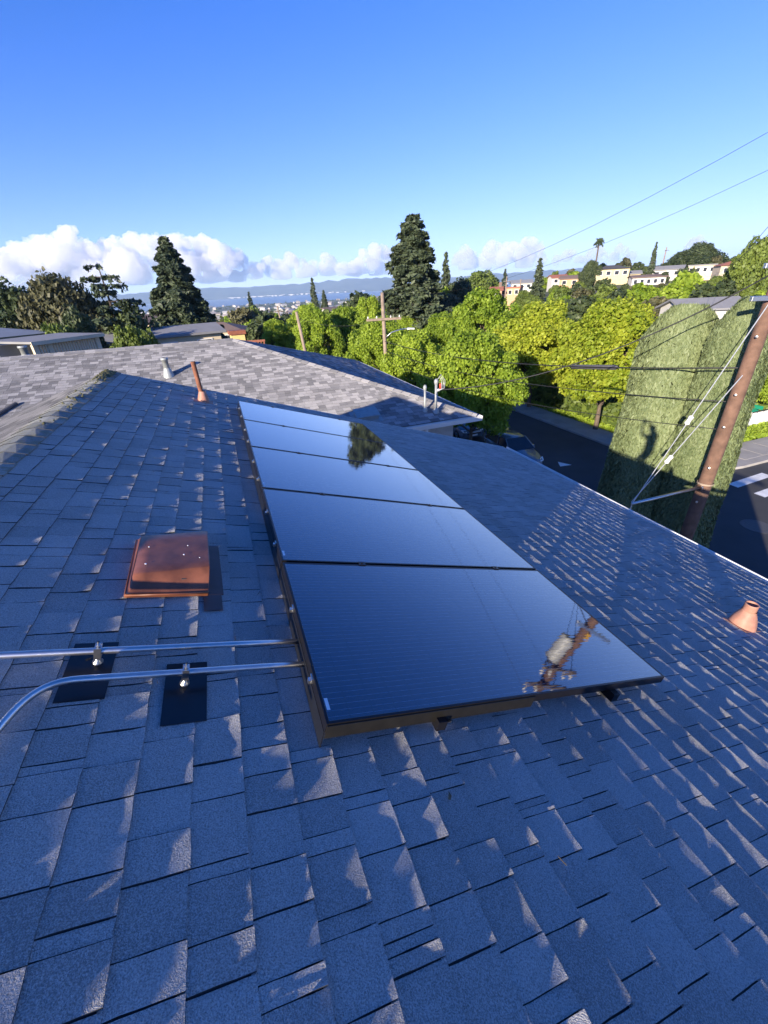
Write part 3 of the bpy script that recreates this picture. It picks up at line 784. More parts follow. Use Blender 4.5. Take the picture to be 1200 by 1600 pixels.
conduit([(-.60, .3, HC), (-.53, .7, HC)] + b2 + [(0, 1.24, HC), (.3, 1.238, HC), (.53, 1.236, HC)], 'silver conduit with a bend, the lower of two', .035, 1.24, (-.03, .11, 1.065, 1.335))

# ------------------------------------------------------------------ the neighbouring house with the light grey hip roof
NS = R(18.43); ct, st = math.cos(NS), math.sin(NS)
RX, RY, RZ = .47, 16.27, -1.37            # east end of its ridge
EX, EYS, EYN, EZ = 6.54, 10.2, 22.34, -3.393
WX = -17.0
nb = empty('house', (0, 0, -9.2)); tag(nb, 'neighbouring house with a sunlit light grey hip roof and white gutter', 'house')
mb = MB()
dz_ = .006
mb.poly([(WX, RY, RZ - dz_), (WX, EYS, EZ - dz_), (EX, EYS, EZ - dz_), (RX, RY, RZ - dz_)])
mb.poly([(RX, RY, RZ - dz_), (EX, EYS, EZ - dz_), (EX, EYN, EZ - dz_)])
mb.poly([(WX, RY, RZ - dz_), (RX, RY, RZ - dz_), (EX, EYN, EZ - dz_), (WX, EYN, EZ - dz_)])
mb.poly([(WX, EYS, EZ - .1), (WX, EYN, EZ - .1), (EX, EYN, EZ - .1), (EX, EYS, EZ - .1)])
nroof = mb.build('roof', M_DECK, nb); local(nroof, nb)
MN_S = frame_matrix(Vector((0, RY, RZ)), Vector((0, -ct, -st)), Vector((1, 0, 0)), Vector((0, -st, ct)))
slen = (RY - EYS) / ct
cs = []
nk = int(slen / E_)
for k in range(nk + 1):
    x = slen + .01 - k * E_
    if x < .05: break
    cs.append((x, WX + 2, RX + x * ct - .06))
lay_shingles(nroof, MN_S, cs, M_SHN, 300, (.12, .29), (.1, .9), .0015, (0, 0, .004), 21, fine=False, gap=.004)
MN_E = frame_matrix(Vector((RX, 0, RZ)), Vector((ct, 0, -st)), Vector((0, 1, 0)), Vector((st, 0, ct)))
cs = []
for k in range(nk + 1):
    x = slen - .01 - k * E_
    if x < .1: break
    cs.append((x, RY - x * ct + .08, RY + x * ct - .05))
lay_shingles(nroof, MN_E, cs, M_SHN, 0, (.18, .42), (.05, .95), .0015, (0, 0, .004), 22, fine=False, gap=.004)
# caps along ridge and hip
rs = random.Random(31)
def caps(p0, p1, nA, nB, width, step, parent):
    p0, p1 = Vector(p0), Vector(p1); d = (p1 - p0); Ln = d.length; d.normalize()
    sa = (nA.cross(d)); sb = (nB.cross(d))
    if sa.z > 0: sa = -sa
    if sb.z > 0: sb = -sb
    t = 0
    while t < Ln:
        mb = MB(); mb.t = rs.uniform(.25, .9)
        A = p0 + d * max(0, t - .03); B = p0 + d * min(Ln, t + step)
        l0, l1 = .012, .026
        top = [A + sa * width + nA * l0, A + UP * (l0 + .006), A + sb * width + nB * l0, B + sa * width + nA * l1, B + UP * (l1 + .006), B + sb * width + nB * l1]
        bot = [v - UP * .016 for v in top]
        mb.add(top + bot, [(0, 3, 4, 1), (1, 4, 5, 2), (3, 9, 10, 4), (4, 10, 11, 5), (0, 6, 9, 3), (2, 5, 11, 8), (0, 1, 7, 6), (1, 2, 8, 7)])
        mb.build('ridge_cap', M_SHN, parent); t += step
nS = Vector((0, -st, ct)); nE = Vector((st, 0, ct)); nN = Vector((0, st, ct))
caps((RX, RY, RZ), (-13.5, RY, RZ), nS, nN, .15, .28, nroof)
caps((RX, RY, RZ), (EX, EYS, EZ), nS, nE, .15, .28, nroof)
caps((RX, RY, RZ), (EX, EYN, EZ), nN, nE, .15, .28, nroof)
mb = MB()
mb.box((WX + .3, EYS + .5, -9.2), (EX - .5, EYN - .5, EZ - .14)); local(mb.build('wall', M_STUCCO, nb), nb)
mb = MB(); mb.box((WX, EYS - .0, EZ - .16), (EX, EYS + .5, EZ - .13)); mb.box((EX - .5, EYS + .5, EZ - .16), (EX, EYN, EZ - .13)); local(mb.build('soffit', M_WHITE, nb), nb)
pr = [(0, -.02), (0, -.14), (.07, -.14), (.105, -.09), (.11, -.02), (.118, -.02), (.118, -.045), (.1, -.155), (-.02, -.155), (-.02, -.02)]
mb = MB(); mb.prism([Vector((WX, EYS - a, EZ + b_)) for a, b_ in pr], (EX - WX + .11, 0, 0)); local(mb.build('gutter', M_WHITE, nb), nb)
mb = MB(); mb.prism([Vector((EX + a, EYS - .1, EZ + b_)) for a, b_ in pr], (0, EYN - EYS, 0)); local(mb.build('gutter', M_WHITE, nb), nb)
mb = MB(); dx = 4.9
mb.tube([(dx, EYS - .05, EZ - .15), (dx, EYS - .05, EZ - .3), (dx, EYS + .42, EZ - .55), (dx, EYS + .44, -9.0)], .045, 8); local(mb.build('downspout', M_WHITE, nb), nb)
# vents and service masts standing on that roof
def nplane(px, py):
    v = pix_ray(px, py)
    tt = (RZ - RY * st / ct) / (v.z - v.y * st / ct); return v * tt
vp = nplane(264, 587)
M0 = frame_matrix(vp, Vector((0, -ct, -st)), Vector((1, 0, 0)), Vector((0, -st, ct)))
def grey_pipe(M0, hgt, rad, cap, parent, flare=True):
    root = empty('vent_pipe', (0, 0, 0), 0, parent); local(root, parent)
    o = M0 @ Vector((0, 0, 0))
    mb = MB(); mb.lathe(o, UP, [(rad * 2.0, -.05), (rad * 1.7, .05), (rad * 1.15, hgt * .45), (rad * 1.05, hgt * .5)], 16); mb.build('flashing_cone', M_VENTG, root, smooth=True)
    mb = MB(); mb.lathe(o, UP, [(rad, .0), (rad, hgt), (rad * (1.25 if cap else 1.03), hgt), (rad * (1.25 if cap else 1.03), hgt + .06), (rad * .8, hgt + .07)], 16); mb.build('pipe', M_VENTG, root, smooth=True)
    return root
grey_pipe(M0, .44, .085, True, nb)
vp = at(29, 565, 16.9); grey_pipe(frame_matrix(Vector((vp.x, RY + .35, RZ - .14)), Vector((1,0,0)), Vector((0,1,0)), UP), .36, .10, True, nb)
vp = nplane(572, 651)
mb = MB(); Mb = frame_matrix(vp, Vector((0, -ct, -st)), Vector((1, 0, 0)), Vector((0, -st, ct)))
mb.box((-.2, -.3, .0), (.2, .3, .13), Mb); mb.box((-.32, -.42, 0.008), (.32, .42, .016), Mb); mb.box((-.23, -.33, .13), (.23, .33, .15), Mb)
o = mb.build('box_vent', M_VENTG, nb, bevel=.01); local(o, nb)
mast_tops = []
for (px, pyb, ht, rad, lb) in ((664, 642, .62, .032, 0), (681, 644, .82, .038, 1)):
    p = nplane(px, pyb)
    root = empty('service_mast', (0, 0, 0), 0, nb); local(root, nb)
    mb = MB(); mb.tube([p - UP * .2, p + UP * ht], rad, 12)
    mb.lathe(p, UP, [(rad * 2.6, -.02), (rad * 2.2, .05), (rad * 1.1, .12)], 12); mb.build('pipe', M_VENTG, root, smooth=True)
    q = p + UP * ht
    mb = MB(); mb.lathe(q, UP, [(rad * 1.2, -.04), (rad * 1.7, .02), (rad * 1.6, .07), (rad * .8, .11), (.001, .12)], 12)
    mb.build('weatherhead', M_VENTG, root, smooth=True)
    if lb:
        for k in range(3):
            mb = MB(); s_ = .16 + .05 * k
            mb.tube([q + UP * .03, q + Vector((s_ * .5, -.02, .16 + .03 * k)), q + Vector((s_, -.03, .05)), q + Vector((s_ * .9, -.05, -.16)), q + Vector((.06, -.06, -.2))], .008, 6); mb.build('drip_loop', M_CABLEW, root, smooth=True)
        mb = MB(); mb.lathe(q + Vector((.05, 0, -.2)), (1, 0, 0), [(.02, -.05), (.045, -.03), (.03, 0), (.045, .03), (.02, .05)], 12); mb.build('insulator', M_PORC, root, smooth=True)
        mb = MB(); mb.lathe(q + Vector((.13, 0, -.1)), (0, 0, 1), [(.02, -.07), (.03, -.05), (.03, .05), (.02, .07)], 10); mb.build('red_tag', simple('red_plastic', (.5, .06, .03), .5), root, smooth=True)
    mast_tops.append(q)
# a dark tube added along the neighbour's slope at the far left
a, b_ = nplane(-30, 668), nplane(27, 633)
d = (b_ - a).normalized()
mb = MB(); mb.tube([a + UP * .05, b_ + UP * .05], .045, 8); local(mb.build('roof_rail', M_IRON, nb), nb)

# ------------------------------------------------------------------ street
GZ = -9.2
def sheet(name, pts, z, mat, kind='structure'):
    mb = MB(); mb.poly([(x, y, z) for x, y in pts]); o = mb.build(name, mat); o['kind'] = kind; return o
sheet('street', [(13.0, -40), (20.9, -40), (20.9, 62), (13.0, 62)], GZ + .02, M_ASPH)
sheet('side_street', [(20.9, 3.0), (46, 3.0), (46, 12.4), (20.9, 12.4)], GZ + .02, M_ASPH)
def slab(name, pts, h, mat):
    mb = MB(); mb.prism([(x, y, GZ - .1) for x, y in pts], (0, 0, h + .1)); o = mb.build(name, mat, bevel=.02); o['kind'] = 'structure'; return o
slab('pavement', [(10.6, -30), (12.98, -30), (12.98, 62), (10.6, 62)], .14, M_CONC)
arc = [(20.92 + 3.2 - 3.2 * math.cos(R(a)), 12.42 + 3.2 - 3.2 * math.sin(R(a))) for a in range(0, 91, 15)]
slab('pavement', arc + [(46, 12.42), (46, 14.6), (24.2, 14.6), (23.4, 15.6), (23.4, 62), (20.92, 62)], .14, M_CONC)
slab('kerb', [(12.99, -30), (13.14, -30), (13.14, 62), (12.99, 62)], .15, M_CONC)
arc2 = [(20.78 + 3.34 - 3.34 * math.cos(R(a)), 12.28 + 3.34 - 3.34 * math.sin(R(a))) for a in range(0, 91, 15)]
slab('kerb', arc2 + [(46, 12.28), (46, 12.41)] + arc[::-1] + [(20.91, 62), (20.78, 62)], .15, M_CONC)
# joints of the walk slabs are real grooves: separate flags on the far walk
for k in range(22):
    y0 = 16.2 + k * 1.5
    mb = MB(); mb.box((21.1, y0 + .01, GZ + .14), (22.6, y0 + 1.48, GZ + .155)); o = mb.build('paving_slab', M_CONC); o['kind'] = 'structure'
for k in range(10):
    x0 = 25.0 + k * 1.5
    mb = MB(); mb.box((x0 + .01, 12.8, GZ + .14), (x0 + 1.48, 14.3, GZ + .155)); o = mb.build('paving_slab', M_CONC); o['kind'] = 'structure'
for k in range(7):
    y0 = 4.0 + k * 1.15
    sheet('crosswalk_stripe', [(21.6, y0), (24.3, y0 + .15), (24.3, y0 + .62), (21.6, y0 + .47)], GZ + .026, M_PAINT)
sheet('lane_marking', [(16.5, 17.2), (16.85, 16.5), (16.15, 16.6)], GZ + .026, M_PAINT)
mb = MB(); mb.lathe((18.7, 8.3, GZ + .021), UP, [(.55, 0), (.55, .008), (.46, .008), (.44, .004), (.0001, .006)], 28); o = mb.build('manhole_cover', M_IRON); tag(o, 'round iron manhole cover in the shaded asphalt beside the utility pole', 'manhole cover')
# street sign
ps = Vector((24.9, 13.3, GZ + .14))
root = empty('street_sign', ps); tag(root, 'leaning green street name sign on a thin pole at the corner', 'street sign')
mb = MB(); mb.tube([(0, 0, 0), (.12, 0, 2.45)], .035, 8); mb.build('post', M_GALV, root)
mb = MB(); mb.box((-.35, -.006, 2.46), (.55, .006, 2.64)); mb.build('sign_blade', M_GREEN, root)
mb = MB(); mb.box((.11, -.4, 2.66), (.122, .4, 2.84)); mb.build('sign_blade', M_GREEN, root)
# low pale fence at the corner lot
root = empty('fence', (24.6, 16.2, GZ)); tag(root, 'low pale board fence behind the corner pavement by the sign', 'fence')
for k in range(60):
    mb = MB(); x0 = k * .21
    mb.box((x0, -.012, .1), (x0 + .185, .012, 1.05 + .02 * (k % 3))); mb.build('plank', M_WHITE, root)
mb = MB(); mb.box((0, .013, .35), (12.6, .05, .44)); mb.box((0, .013, .8), (12.6, .05, .89)); mb.build('rail', M_WHITE, root)
mb = MB(); mb.box((0, -.03, 1.09), (12.6, .05, 1.13)); mb.build('cap_rail', M_DECK, root)

# ------------------------------------------------------------------ utility poles and wires
def wire(a, b, sag, rad, label, mat=None, n=14, group='overhead wires'):
    a, b = Vector(a), Vector(b); pts = []
    for i in range(n + 1):
        t = i / n; p = a.lerp(b, t); p.z -= sag * 4 * t * (1 - t); pts.append(p)
    mb = MB(); mb.tube(pts, rad, 5); o = mb.build('overhead_wire', mat or M_WIRE, smooth=True)
    return tag(o, label, 'wire', group)
PB = Vector((11.55, 6.62, GZ + .1)); PT = Vector((11.62, 6.60, 2.55))
pole = empty('utility_pole', PB); tag(pole, 'big brown wooden utility pole at the right edge beside the clipped cypress columns', 'utility pole', 'wooden utility poles')
lp = lambda p: Vector(p) - PB
def paxis(z): return PB.lerp(PT, (z - PB.z) / (PT.z - PB.z))
mb = MB(); mb.tube([lp(paxis(z)) for z in (GZ, -6, -3, 0, 2.55)], [.175, .168, .155, .14, .125], 16); mb.build('pole_shaft', M_WOODP, pole, smooth=True)
def arm(z, L0, L1, mat, hh=.055, ang=0.0, off=.16):
    c = lp(paxis(z)); d = Vector((math.cos(ang), math.sin(ang), 0)); nn = Vector((-d.y, d.x, 0)) * -off
    mb = MB(); Mx = frame_matrix(c + nn, d, Vector((-d.y, d.x, 0)), UP)
    mb.box((-L0, -.045, -hh), (L1, .045, hh), Mx); mb.build('crossarm', mat, pole, bevel=.008)
    return Mx
A1 = arm(2.2, 1.2, 1.2, M_WOODG, ang=0.1)
A2 = arm(1.55, 1.0, 1.0, M_WOODG, ang=0.1)
A3 = arm(-.62, .55, .75, M_GALV, .05, ang=-.45)
A4 = arm(.0, .5, .7, M_GALV, .05, ang=-.45)
for Mx, xs in ((A1, (-1.1, -.5, .5, 1.1)), (A2, (-.9, -.4, .4, .9))):
    for x in xs:
        mb = MB(); mb.lathe(Mx @ Vector((x, 0, .055)), UP, [(.012, 0), (.012, .07), (.05, .08), (.035, .12), (.05, .15), (.02, .2), (.001, .21)], 10); mb.build('insulator', M_PORC, pole, smooth=True)
# transformer hung on the street-facing side
tc = lp(paxis(.95)) + Vector((-.36, .07, 0))
mb = MB(); mb.lathe(tc, UP, [(.001, -.42), (.2, -.42), (.21, -.38), (.21, .36), (.225, .37), (.225, .42), (.16, .47), (.001, .49)], 20); tf = mb.build('transformer', simple('transformer_grey', (.48, .49, .48), .45, vary=.08), pole, smooth=False)
for k in (-1, 1):
    mb = MB(); mb.lathe(tc + Vector((.09 * k, 0, .46)), UP, [(.03, 0), (.055, .04), (.03, .07), (.055, .1), (.03, .14), (.015, .2)], 10); mb.build('bushing', M_IRON, tf, smooth=True)
mb = MB(); mb.box((-.14, .1, -.2), (-.02, .24, -.14), Matrix.Translation(tc + Vector((.2, -.3, 0)))); mb.box((-.14, .1, .14), (-.02, .24, .2), Matrix.Translation(tc + Vector((.2, -.3, 0)))); mb.build('hanger', M_IRON, tf)
mb = MB(); c = lp(paxis(.2)); mb.box((c.x - .12, c.y - .2, c.z - .1), (c.x + .06, c.y - .165, c.z + .12)); mb.build('yellow_tag', simple('yellow_sheet', (.75, .42, .03), .5), pole)
for z in (-3.5, -2.7, -4.6, -5.6, -1.4):
    c = lp(paxis(z)); mb = MB(); mb.lathe(c + Vector((-.17, -.06, 0)), (-.8, -.4, 0), [(.02, 0), (.03, .03), (.03, .07), (.001, .08)], 8); mb.build('bolt', M_GALV, pole)
c = lp(paxis(-5.1)); mb = MB(); mb.lathe(c, UP, [(.193, -.025), (.196, -.02), (.196, .02), (.193, .025)], 16); mb.build('band', M_WOODG, pole)
# sidewalk guy: strut and two guys with strain insulators
se = Vector((9.25, 6.82, -5.32)); sa_ = paxis(-5.2) + Vector((-.17, .0, 0))
root = empty('guy_brace', (se.x, se.y, GZ)); tag(root, 'galvanised guy brace strut with two guy wires tied to the brown pole', 'guy brace')
l2 = lambda p: Vector(p) - Vector((se.x, se.y, GZ))
mb = MB(); mb.tube([l2(sa_), l2(se)], .04, 10); mb.lathe(l2(sa_), (1, 0, 0), [(.1, -.06), (.1, .0)], 10); mb.build('strut', M_GALV, root, smooth=True)
for k, zt in enumerate((-.75, -2.25)):
    top = paxis(zt) + Vector((-.16, -.05, 0)); bot = se + Vector((.02, .04 * k, .03))
    t0 = .46 + .0 * k
    mid = bot.lerp(top, t0 - .1 * k)
    mb = MB(); mb.tube([l2(bot), l2(mid)], .011, 6); mb.tube([l2(mid), l2(top)], .012, 6); mb.build('guy_wire', M_CABLEW, root)
    d = (top - bot).normalized()
    mb = MB(); mb.lathe(l2(mid), d, [(.02, -.12), (.06, -.09), (.045, 0), (.06, .09), (.02, .12)], 10); mb.build('strain_insulator', M_PORC, root, smooth=True)
mb = MB(); mb.tube([l2(se), l2((se.x - .02, se.y, GZ + .05))], .016, 6); mb.build('guy_drop', M_CABLEW, root)

def small_pole(px, py_top, r, zb, rad, label, arms=(), lean=0.0, mat=None, lamp=None):
    top = at(px, py_top, r); base = Vector((top.x + lean, top.y, zb))
    root = empty('utility_pole', base); tag(root, label, 'utility pole', 'wooden utility poles')
    tl = top - base
    mb = MB(); mb.tube([(0, 0, -.5), tl * .5, tl], [rad * 1.15, rad, rad * .85], 10); mb.build('pole_shaft', mat or M_WOODG, root, smooth=True)
    for (dz, ln, an) in arms:
        c = tl * ((tl.z - dz) / tl.z); d = Vector((math.cos(an), math.sin(an), 0)); Mx = frame_matrix(c + Vector((d.y, -d.x, 0)) * rad * 1.3, d, Vector((-d.y, d.x, 0)), UP)
        mb = MB(); mb.box((-ln, -.05, -.07), (ln, .05, .07), Mx); mb.build('crossarm', M_WOODG, root)
        for x in (-ln * .9, -ln * .4, ln * .4, ln * .9):
            mb = MB(); mb.lathe(Mx @ Vector((x, 0, .07)), UP, [(.02, 0), (.05, .05), (.03, .1), (.001, .16)], 6); mb.build('insulator', M_PORC, root)
    if lamp:
        dz, ln = lamp; c = tl * ((tl.z - dz) / tl.z)
        mb = MB(); mb.tube([c, c + Vector((ln * .3, -.1, .35)), c + Vector((ln * .7, -.2, .5)), c + Vector((ln, -.25, .52))], .045, 8); mb.build('lamp_arm', M_GALV, root, smooth=True)
        hd = c + Vector((ln, -.25, .52)); mb = MB(); mb.prism([hd + Vector(p) for p in ((0, -.09, .04), (.12, -.15, .06), (.5, -.13, .02), (.58, 0, 0), (.5, .13, .02), (.12, .15, .06), (0, .09, .04))], (0, 0, -.11)); mb.build('lamp_head', M_WHITE, root, bevel=.02)
    return root, top
p2, p2t = small_pole(597, 457, 30, GZ, .13, 'tall wooden pole with one crossarm and a street lamp beside the redwood', arms=((1.55, 1.15, -.25),), lean=.12, lamp=(2.75, 1.55))
p1, p1t = small_pole(463, 487, 33, GZ, .12, 'leaning bare wooden pole standing in the lime trees above the far blue roof slope', lean=.75, arms=())
p3, p3t = small_pole(433, 478, 95, -12, .16, 'short pale leaning pole farther back, left of the leaning bare pole', lean=.9, arms=((1, 1.0, .2),))
p4, p4t = small_pole(405, 493, 110, -12.5, .18, 'smallest pole stump among the valley trees right of the left conifer', lean=.8)
p5, p5t = small_pole(559, 478, 105, -11, .17, 'thin grey pole in the valley trees left of the street lamp pole', arms=((1, 1.1, .3),))
p6, p6t = small_pole(792, 432, 130, -8.2, .18, 'thin pole in front of the peach houses on the slope', arms=((1.2, 1.2, .2),))
p7, p7t = small_pole(814, 436, 150, -6, .18, 'slim pole with a lamp right of the peach houses', lamp=(3.5, 2.0))
p8, p8t = small_pole(1042, 386, 185, -4, .2, 'tall pole on the hill crest beside the broad dark trees', arms=((.9, 1.3, .2),))
p9, p9t = small_pole(931, 421, 175, -4.5, .18, 'pole standing left of the cream house with the dark roof', arms=((.9, 1.1, .2),))
a1 = A1 @ Vector((0, 0, .2)) + PB
wire(A1 @ Vector((-1.1, 0, .22)) + PB, p2t + Vector((-.2, 0, 0)), .9, .0045, 'upper of two thin wires sweeping from the top right down to the redwood')
wire(A1 @ Vector((1.1, 0, .22)) + PB, p2t + Vector((.5, 0, -.1)), 1.0, .0045, 'lower of two thin wires sweeping from the top right down to the redwood')
wire(A1 @ Vector((.5, 0, .2)) + PB, at(1120, 425, 150), 1.5, .012, 'steep wire dropping from the top right corner to the hill houses')
wire(A2 @ Vector((.9, 0, .2)) + PB, at(1100, 428, 140), 1.2, .012, 'second steep wire dropping from the top right to the hill houses')
wire(paxis(-.1) + Vector((-.17, 0, 0)), mast_tops[1] + Vector((.1, 0, -.2)), .55, .016, 'thick black service wire running down to the neighbouring roof mast')
wire(paxis(-2.1) + Vector((-.17, .1, 0)), p2t - UP * 2.9, .5, .02, 'thick communication cable crossing in front of the lime trees')
ca = paxis(-2.1).lerp(p2t - UP * 2.9, .13); 
wire(paxis(-2.9) + Vector((-.17, .1, 0)), p2t - UP * 3.5, .5, .014, 'lower thin communication cable crossing in front of the lime trees')
wire(paxis(-3.6) + Vector((-.17, .1, 0)), p2t - UP * 4.1, .6, .011, 'lowest thin cable crossing the clipped cypress columns')
wire(p2t - UP * 1.5 + Vector((.6, 0, 0)), at(810, 470, 100), .8, .012, 'wire from the street lamp pole rising right past the redwood')
wire(p1t - UP * .4, p2t - UP * 1.5, .5, .01, 'thin wire between the two wooden poles')
mb = MB(); c0 = paxis(-2.1).lerp(p2t - UP * 2.9, .16) + Vector((0, 0, -.27)); c1 = paxis(-2.1).lerp(p2t - UP * 2.9, .245) + Vector((0, 0, -.39))
mb.tube([c0, c0.lerp(c1, .04), c0.lerp(c1, .96), c1], [.03, .075, .075, .03], 10); o = mb.build('splice_case', M_IRON, smooth=True); tag(o, 'thick dark splice case hung on the cable before the lime trees', 'cable splice case')

# ------------------------------------------------------------------ foliage
def leaf_quads(Pn, Nn, size, rg, aspect=1.5):
    """folded diamond leaves (2 triangles) at points Pn, facing roughly Nn"""
    n = len(Pn)
    Nn = Nn / np.maximum(np.linalg.norm(Nn, axis=1, keepdims=True), 1e-6)
    rv = rg.normal(size=(n, 3)); t = np.cross(Nn, rv); t /= np.maximum(np.linalg.norm(t, axis=1, keepdims=True), 1e-6)
    bt = np.cross(Nn, t)
    sz = size * rg.uniform(.6, 1.35, (n, 1))
    V = np.empty((n, 4, 3))
    V[:, 0] = Pn - t * sz * .5 * aspect; V[:, 2] = Pn + t * sz * .5 * aspect
    fold = Nn * sz * rg.uniform(-.05, .3, (n, 1))
    V[:, 1] = Pn + bt * sz * .5 + fold; V[:, 3] = Pn - bt * sz * .5 + fold
    F = np.empty((n, 2, 3), dtype=np.int32); b = np.arange(n)[:, None] * 4
    F[:, 0] = b + np.array([0, 1, 2]); F[:, 1] = b + np.array([0, 2, 3])
    return V.reshape(-1, 3), F.reshape(-1, 3)

def sphere_pts(n, rg, lo=.55):
    d = rg.normal(size=(n, 3)); d /= np.linalg.norm(d, axis=1, keepdims=True)
    return d, rg.uniform(lo ** 3, 1, (n, 1)) ** (1 / 3)

def crown_mesh(name, blobs, nleaf, size, mat, seed, out=.8, up=.35, aspect=1.4, flat=1.0):
    """blobs: (x,y,z,r,zscale). leaves spread through each clump, denser at its skin"""
    rg = np.random.default_rng(seed)
    w = np.array([b[3] ** 2 for b in blobs]); w = w / w.sum()
    Vs, Fs, Ts = [], [], []; base = 0
    for b, ww in zip(blobs, w):
        n = max(20, int(nleaf * ww))
        d, rad = sphere_pts(n, rg)
        P_ = np.array(b[:3]) + d * rad * b[3] * np.array([1, 1, b[4]])
        P_ += rg.normal(size=P_.shape) * b[3] * .07
        Nn = d * out + rg.normal(size=d.shape) * .7 + np.array([0, 0, up])
        V, F = leaf_quads(P_, Nn, size, rg, aspect)
        Vs.append(V); Fs.append(F + base); base += len(V)
        Ts.append(np.repeat(np.clip(rg.normal(.5, .22, n), 0, 1) + rg.uniform(-.15, .15), 2))
    return np_mesh(name, np.concatenate(Vs), np.concatenate(Fs), mat, np.concatenate(Ts))

def trunk_mb(h, r0, r1, limbs, rs, bend=.2):
    mb = MB(); pts = [Vector((0, 0, -.6))]; n = 5
    for i in range(1, n + 1):
        pts.append(Vector((rs.uniform(-bend, bend) * i / n, rs.uniform(-bend, bend) * i / n, h * i / n)))
    mb.tube(pts, [r0 * 1.25] + [r0 + (r1 - r0) * i / n for i in range(1, n + 1)], 8)
    for (t, end, r) in limbs:
        i = min(n - 1, int(t * n)); a = pts[i].lerp(pts[i + 1], t * n - i); e = Vector(end); mid = a.lerp(e, .5) + Vector((rs.uniform(-.2, .2), rs.uniform(-.2, .2), rs.uniform(0, .35)))
        mb.tube([a, mid, e], [r, r * .65, r * .2], 6)
    return mb

def broad_proto(name, H, Rc, nleaf, size, lmat, bmat, seed, nb=34, zlo=.25, spiky=0.0, zs=.8, round_=True, brs=(.24, .42)):
    """tree of height H, crown radius Rc: trunk + limbs reaching every foliage clump"""
    rs = random.Random(seed); blobs = []; limbs = []
    for i in range(nb):
        u = (i + .5) / nb; zz = zlo + (1 - zlo) * u
        prof = math.sin(math.pi * min(1, .12 + .86 * (1 - u) ** .8 if not round_ else .15 + .8 * u)) ** .7 if round_ else (1 - u * .75)
        rad = Rc * prof * math.sqrt(rs.uniform(.12, 1)); an = i * 2.399 + rs.uniform(-.4, .4)
        br = Rc * rs.uniform(*brs)
        blobs.append((rad * math.cos(an), rad * math.sin(an), H * zz - br * .5, br, zs * rs.uniform(.8, 1.15)))
        limbs.append((min(.95, .25 + .6 * u), blobs[-1][:3], .05 + .05 * rs.random()))
    for i in range(int(spiky)):
        an = rs.uniform(0, 6.28); rad = Rc * .75 * math.sqrt(rs.random()); hh = rs.uniform(.08, .2) * H
        z0 = H * (.80 - .3 * (rad / Rc) ** 2)
        blobs.append((rad * math.cos(an), rad * math.sin(an), z0 + hh * .3, Rc * .13, hh / (Rc * .13) * .7))
    root = bpy.data.objects.new(name, None)
    cm = crown_mesh('crown', blobs, nleaf, size, lmat, seed)
    tm = trunk_mb(H * .8, .055 * H ** .75 * .6, .03, limbs, rs).build('trunk', bmat)
    COL.objects.link(root)
    tm.parent = root; link('crown', cm, root)
    return root

def conifer_proto(name, H, Rb, lmat, bmat, seed, nwh=34, per=7, z0=.06, droop=.25, size=.34, dens=26, irregular=.25, taper=.85, gaps=()):
    rs = random.Random(seed); rg = np.random.default_rng(seed)
    mb = MB(); mb.tube([(0, 0, -.8), (0, 0, H * .5), (rs.uniform(-.15, .15), 0, H)], [H * .022, H * .014, .03], 8)
    Ps, Ns = [], []
    for i in range(nwh):
        u = (i + rs.random() * .6) / nwh; z = H * (z0 + (1 - z0) * u)
        if any(a < u < b for a, b in gaps) and rs.random() < .75: continue
        Lr = Rb * (1 - u) ** taper + Rb * .045
        for k in range(per if u < .85 else max(4, per - 2)):
            L_ = Lr * rs.uniform(1 - irregular * 1.6, 1 + irregular * .55); an = rs.uniform(0, 6.28)
            d = Vector((math.cos(an), math.sin(an), 0)); e = d * L_ - UP * droop * L_ * rs.uniform(.3, 1.3) + UP * z
            a = Vector((0, 0, z)); mid = a.lerp(e, .55) + UP * .06 * L_
            if L_ > .5: mb.tube([a, mid, e], [.03 + .012 * L_, .02 + .006 * L_, .008], 4, cap=False)
            n = max(6, int(dens * L_)); t = rg.uniform(.12, 1, n) ** .7
            side = Vector((-d.y, d.x, 0)); wd = .26 * L_ ** .8 * (1.05 - t * .75)
            q = np.array(a)[None] * ((1 - t) ** 2)[:, None] + np.array(mid)[None] * (2 * t * (1 - t))[:, None] + np.array(e)[None] * (t ** 2)[:, None]
            q = q + np.array(side)[None] * (rg.normal(size=n) * wd)[:, None] + rg.normal(size=(n, 3)) * .05 - np.array([0, 0, 1])[None] * np.abs(rg.normal(size=n) * .16 * L_ ** .6)[:, None]
            Ps.append(q); Ns.append(rg.normal(size=(n, 3)) * .6 + np.array([d.x * .5, d.y * .5, .5]))
    P_ = np.concatenate(Ps); Nn = np.concatenate(Ns)
    V, F = leaf_quads(P_, Nn, size, rg, 1.9)
    tone = np.repeat(np.clip(rg.normal(.45, .25, len(P_)), 0, 1), 2)
    root = empty(name); mb.build('trunk', bmat, root); link('crown', np_mesh('crown', V, F, lmat, tone), root)
    return root

def put(proto, x, y, z, rz, s, label, cat='tree', group=None, sz=None, first=[set()]):
    key = proto.name
    if key not in first[0]: first[0].add(key); o = proto
    else: o = copy_tree(proto)
    o.location = (x, y, z); o.rotation_euler = (0, 0, rz); o.scale = (s, s, sz or s)
    tag(o, label, cat, group); return o
def put_px(proto, px, py_top, r, hproto, rz, label, zb=None, group=None, wide=1.0, cat='tree'):
    """stand a tree r metres off so that its tip reaches the surveyed direction"""
    p = at(px, py_top, r); zb = tz(p.x, p.y) if zb is None else zb
    sz = (p.z - zb) / hproto
    return put(proto, p.x, p.y, zb, rz, sz * wide, label, cat, group, sz)

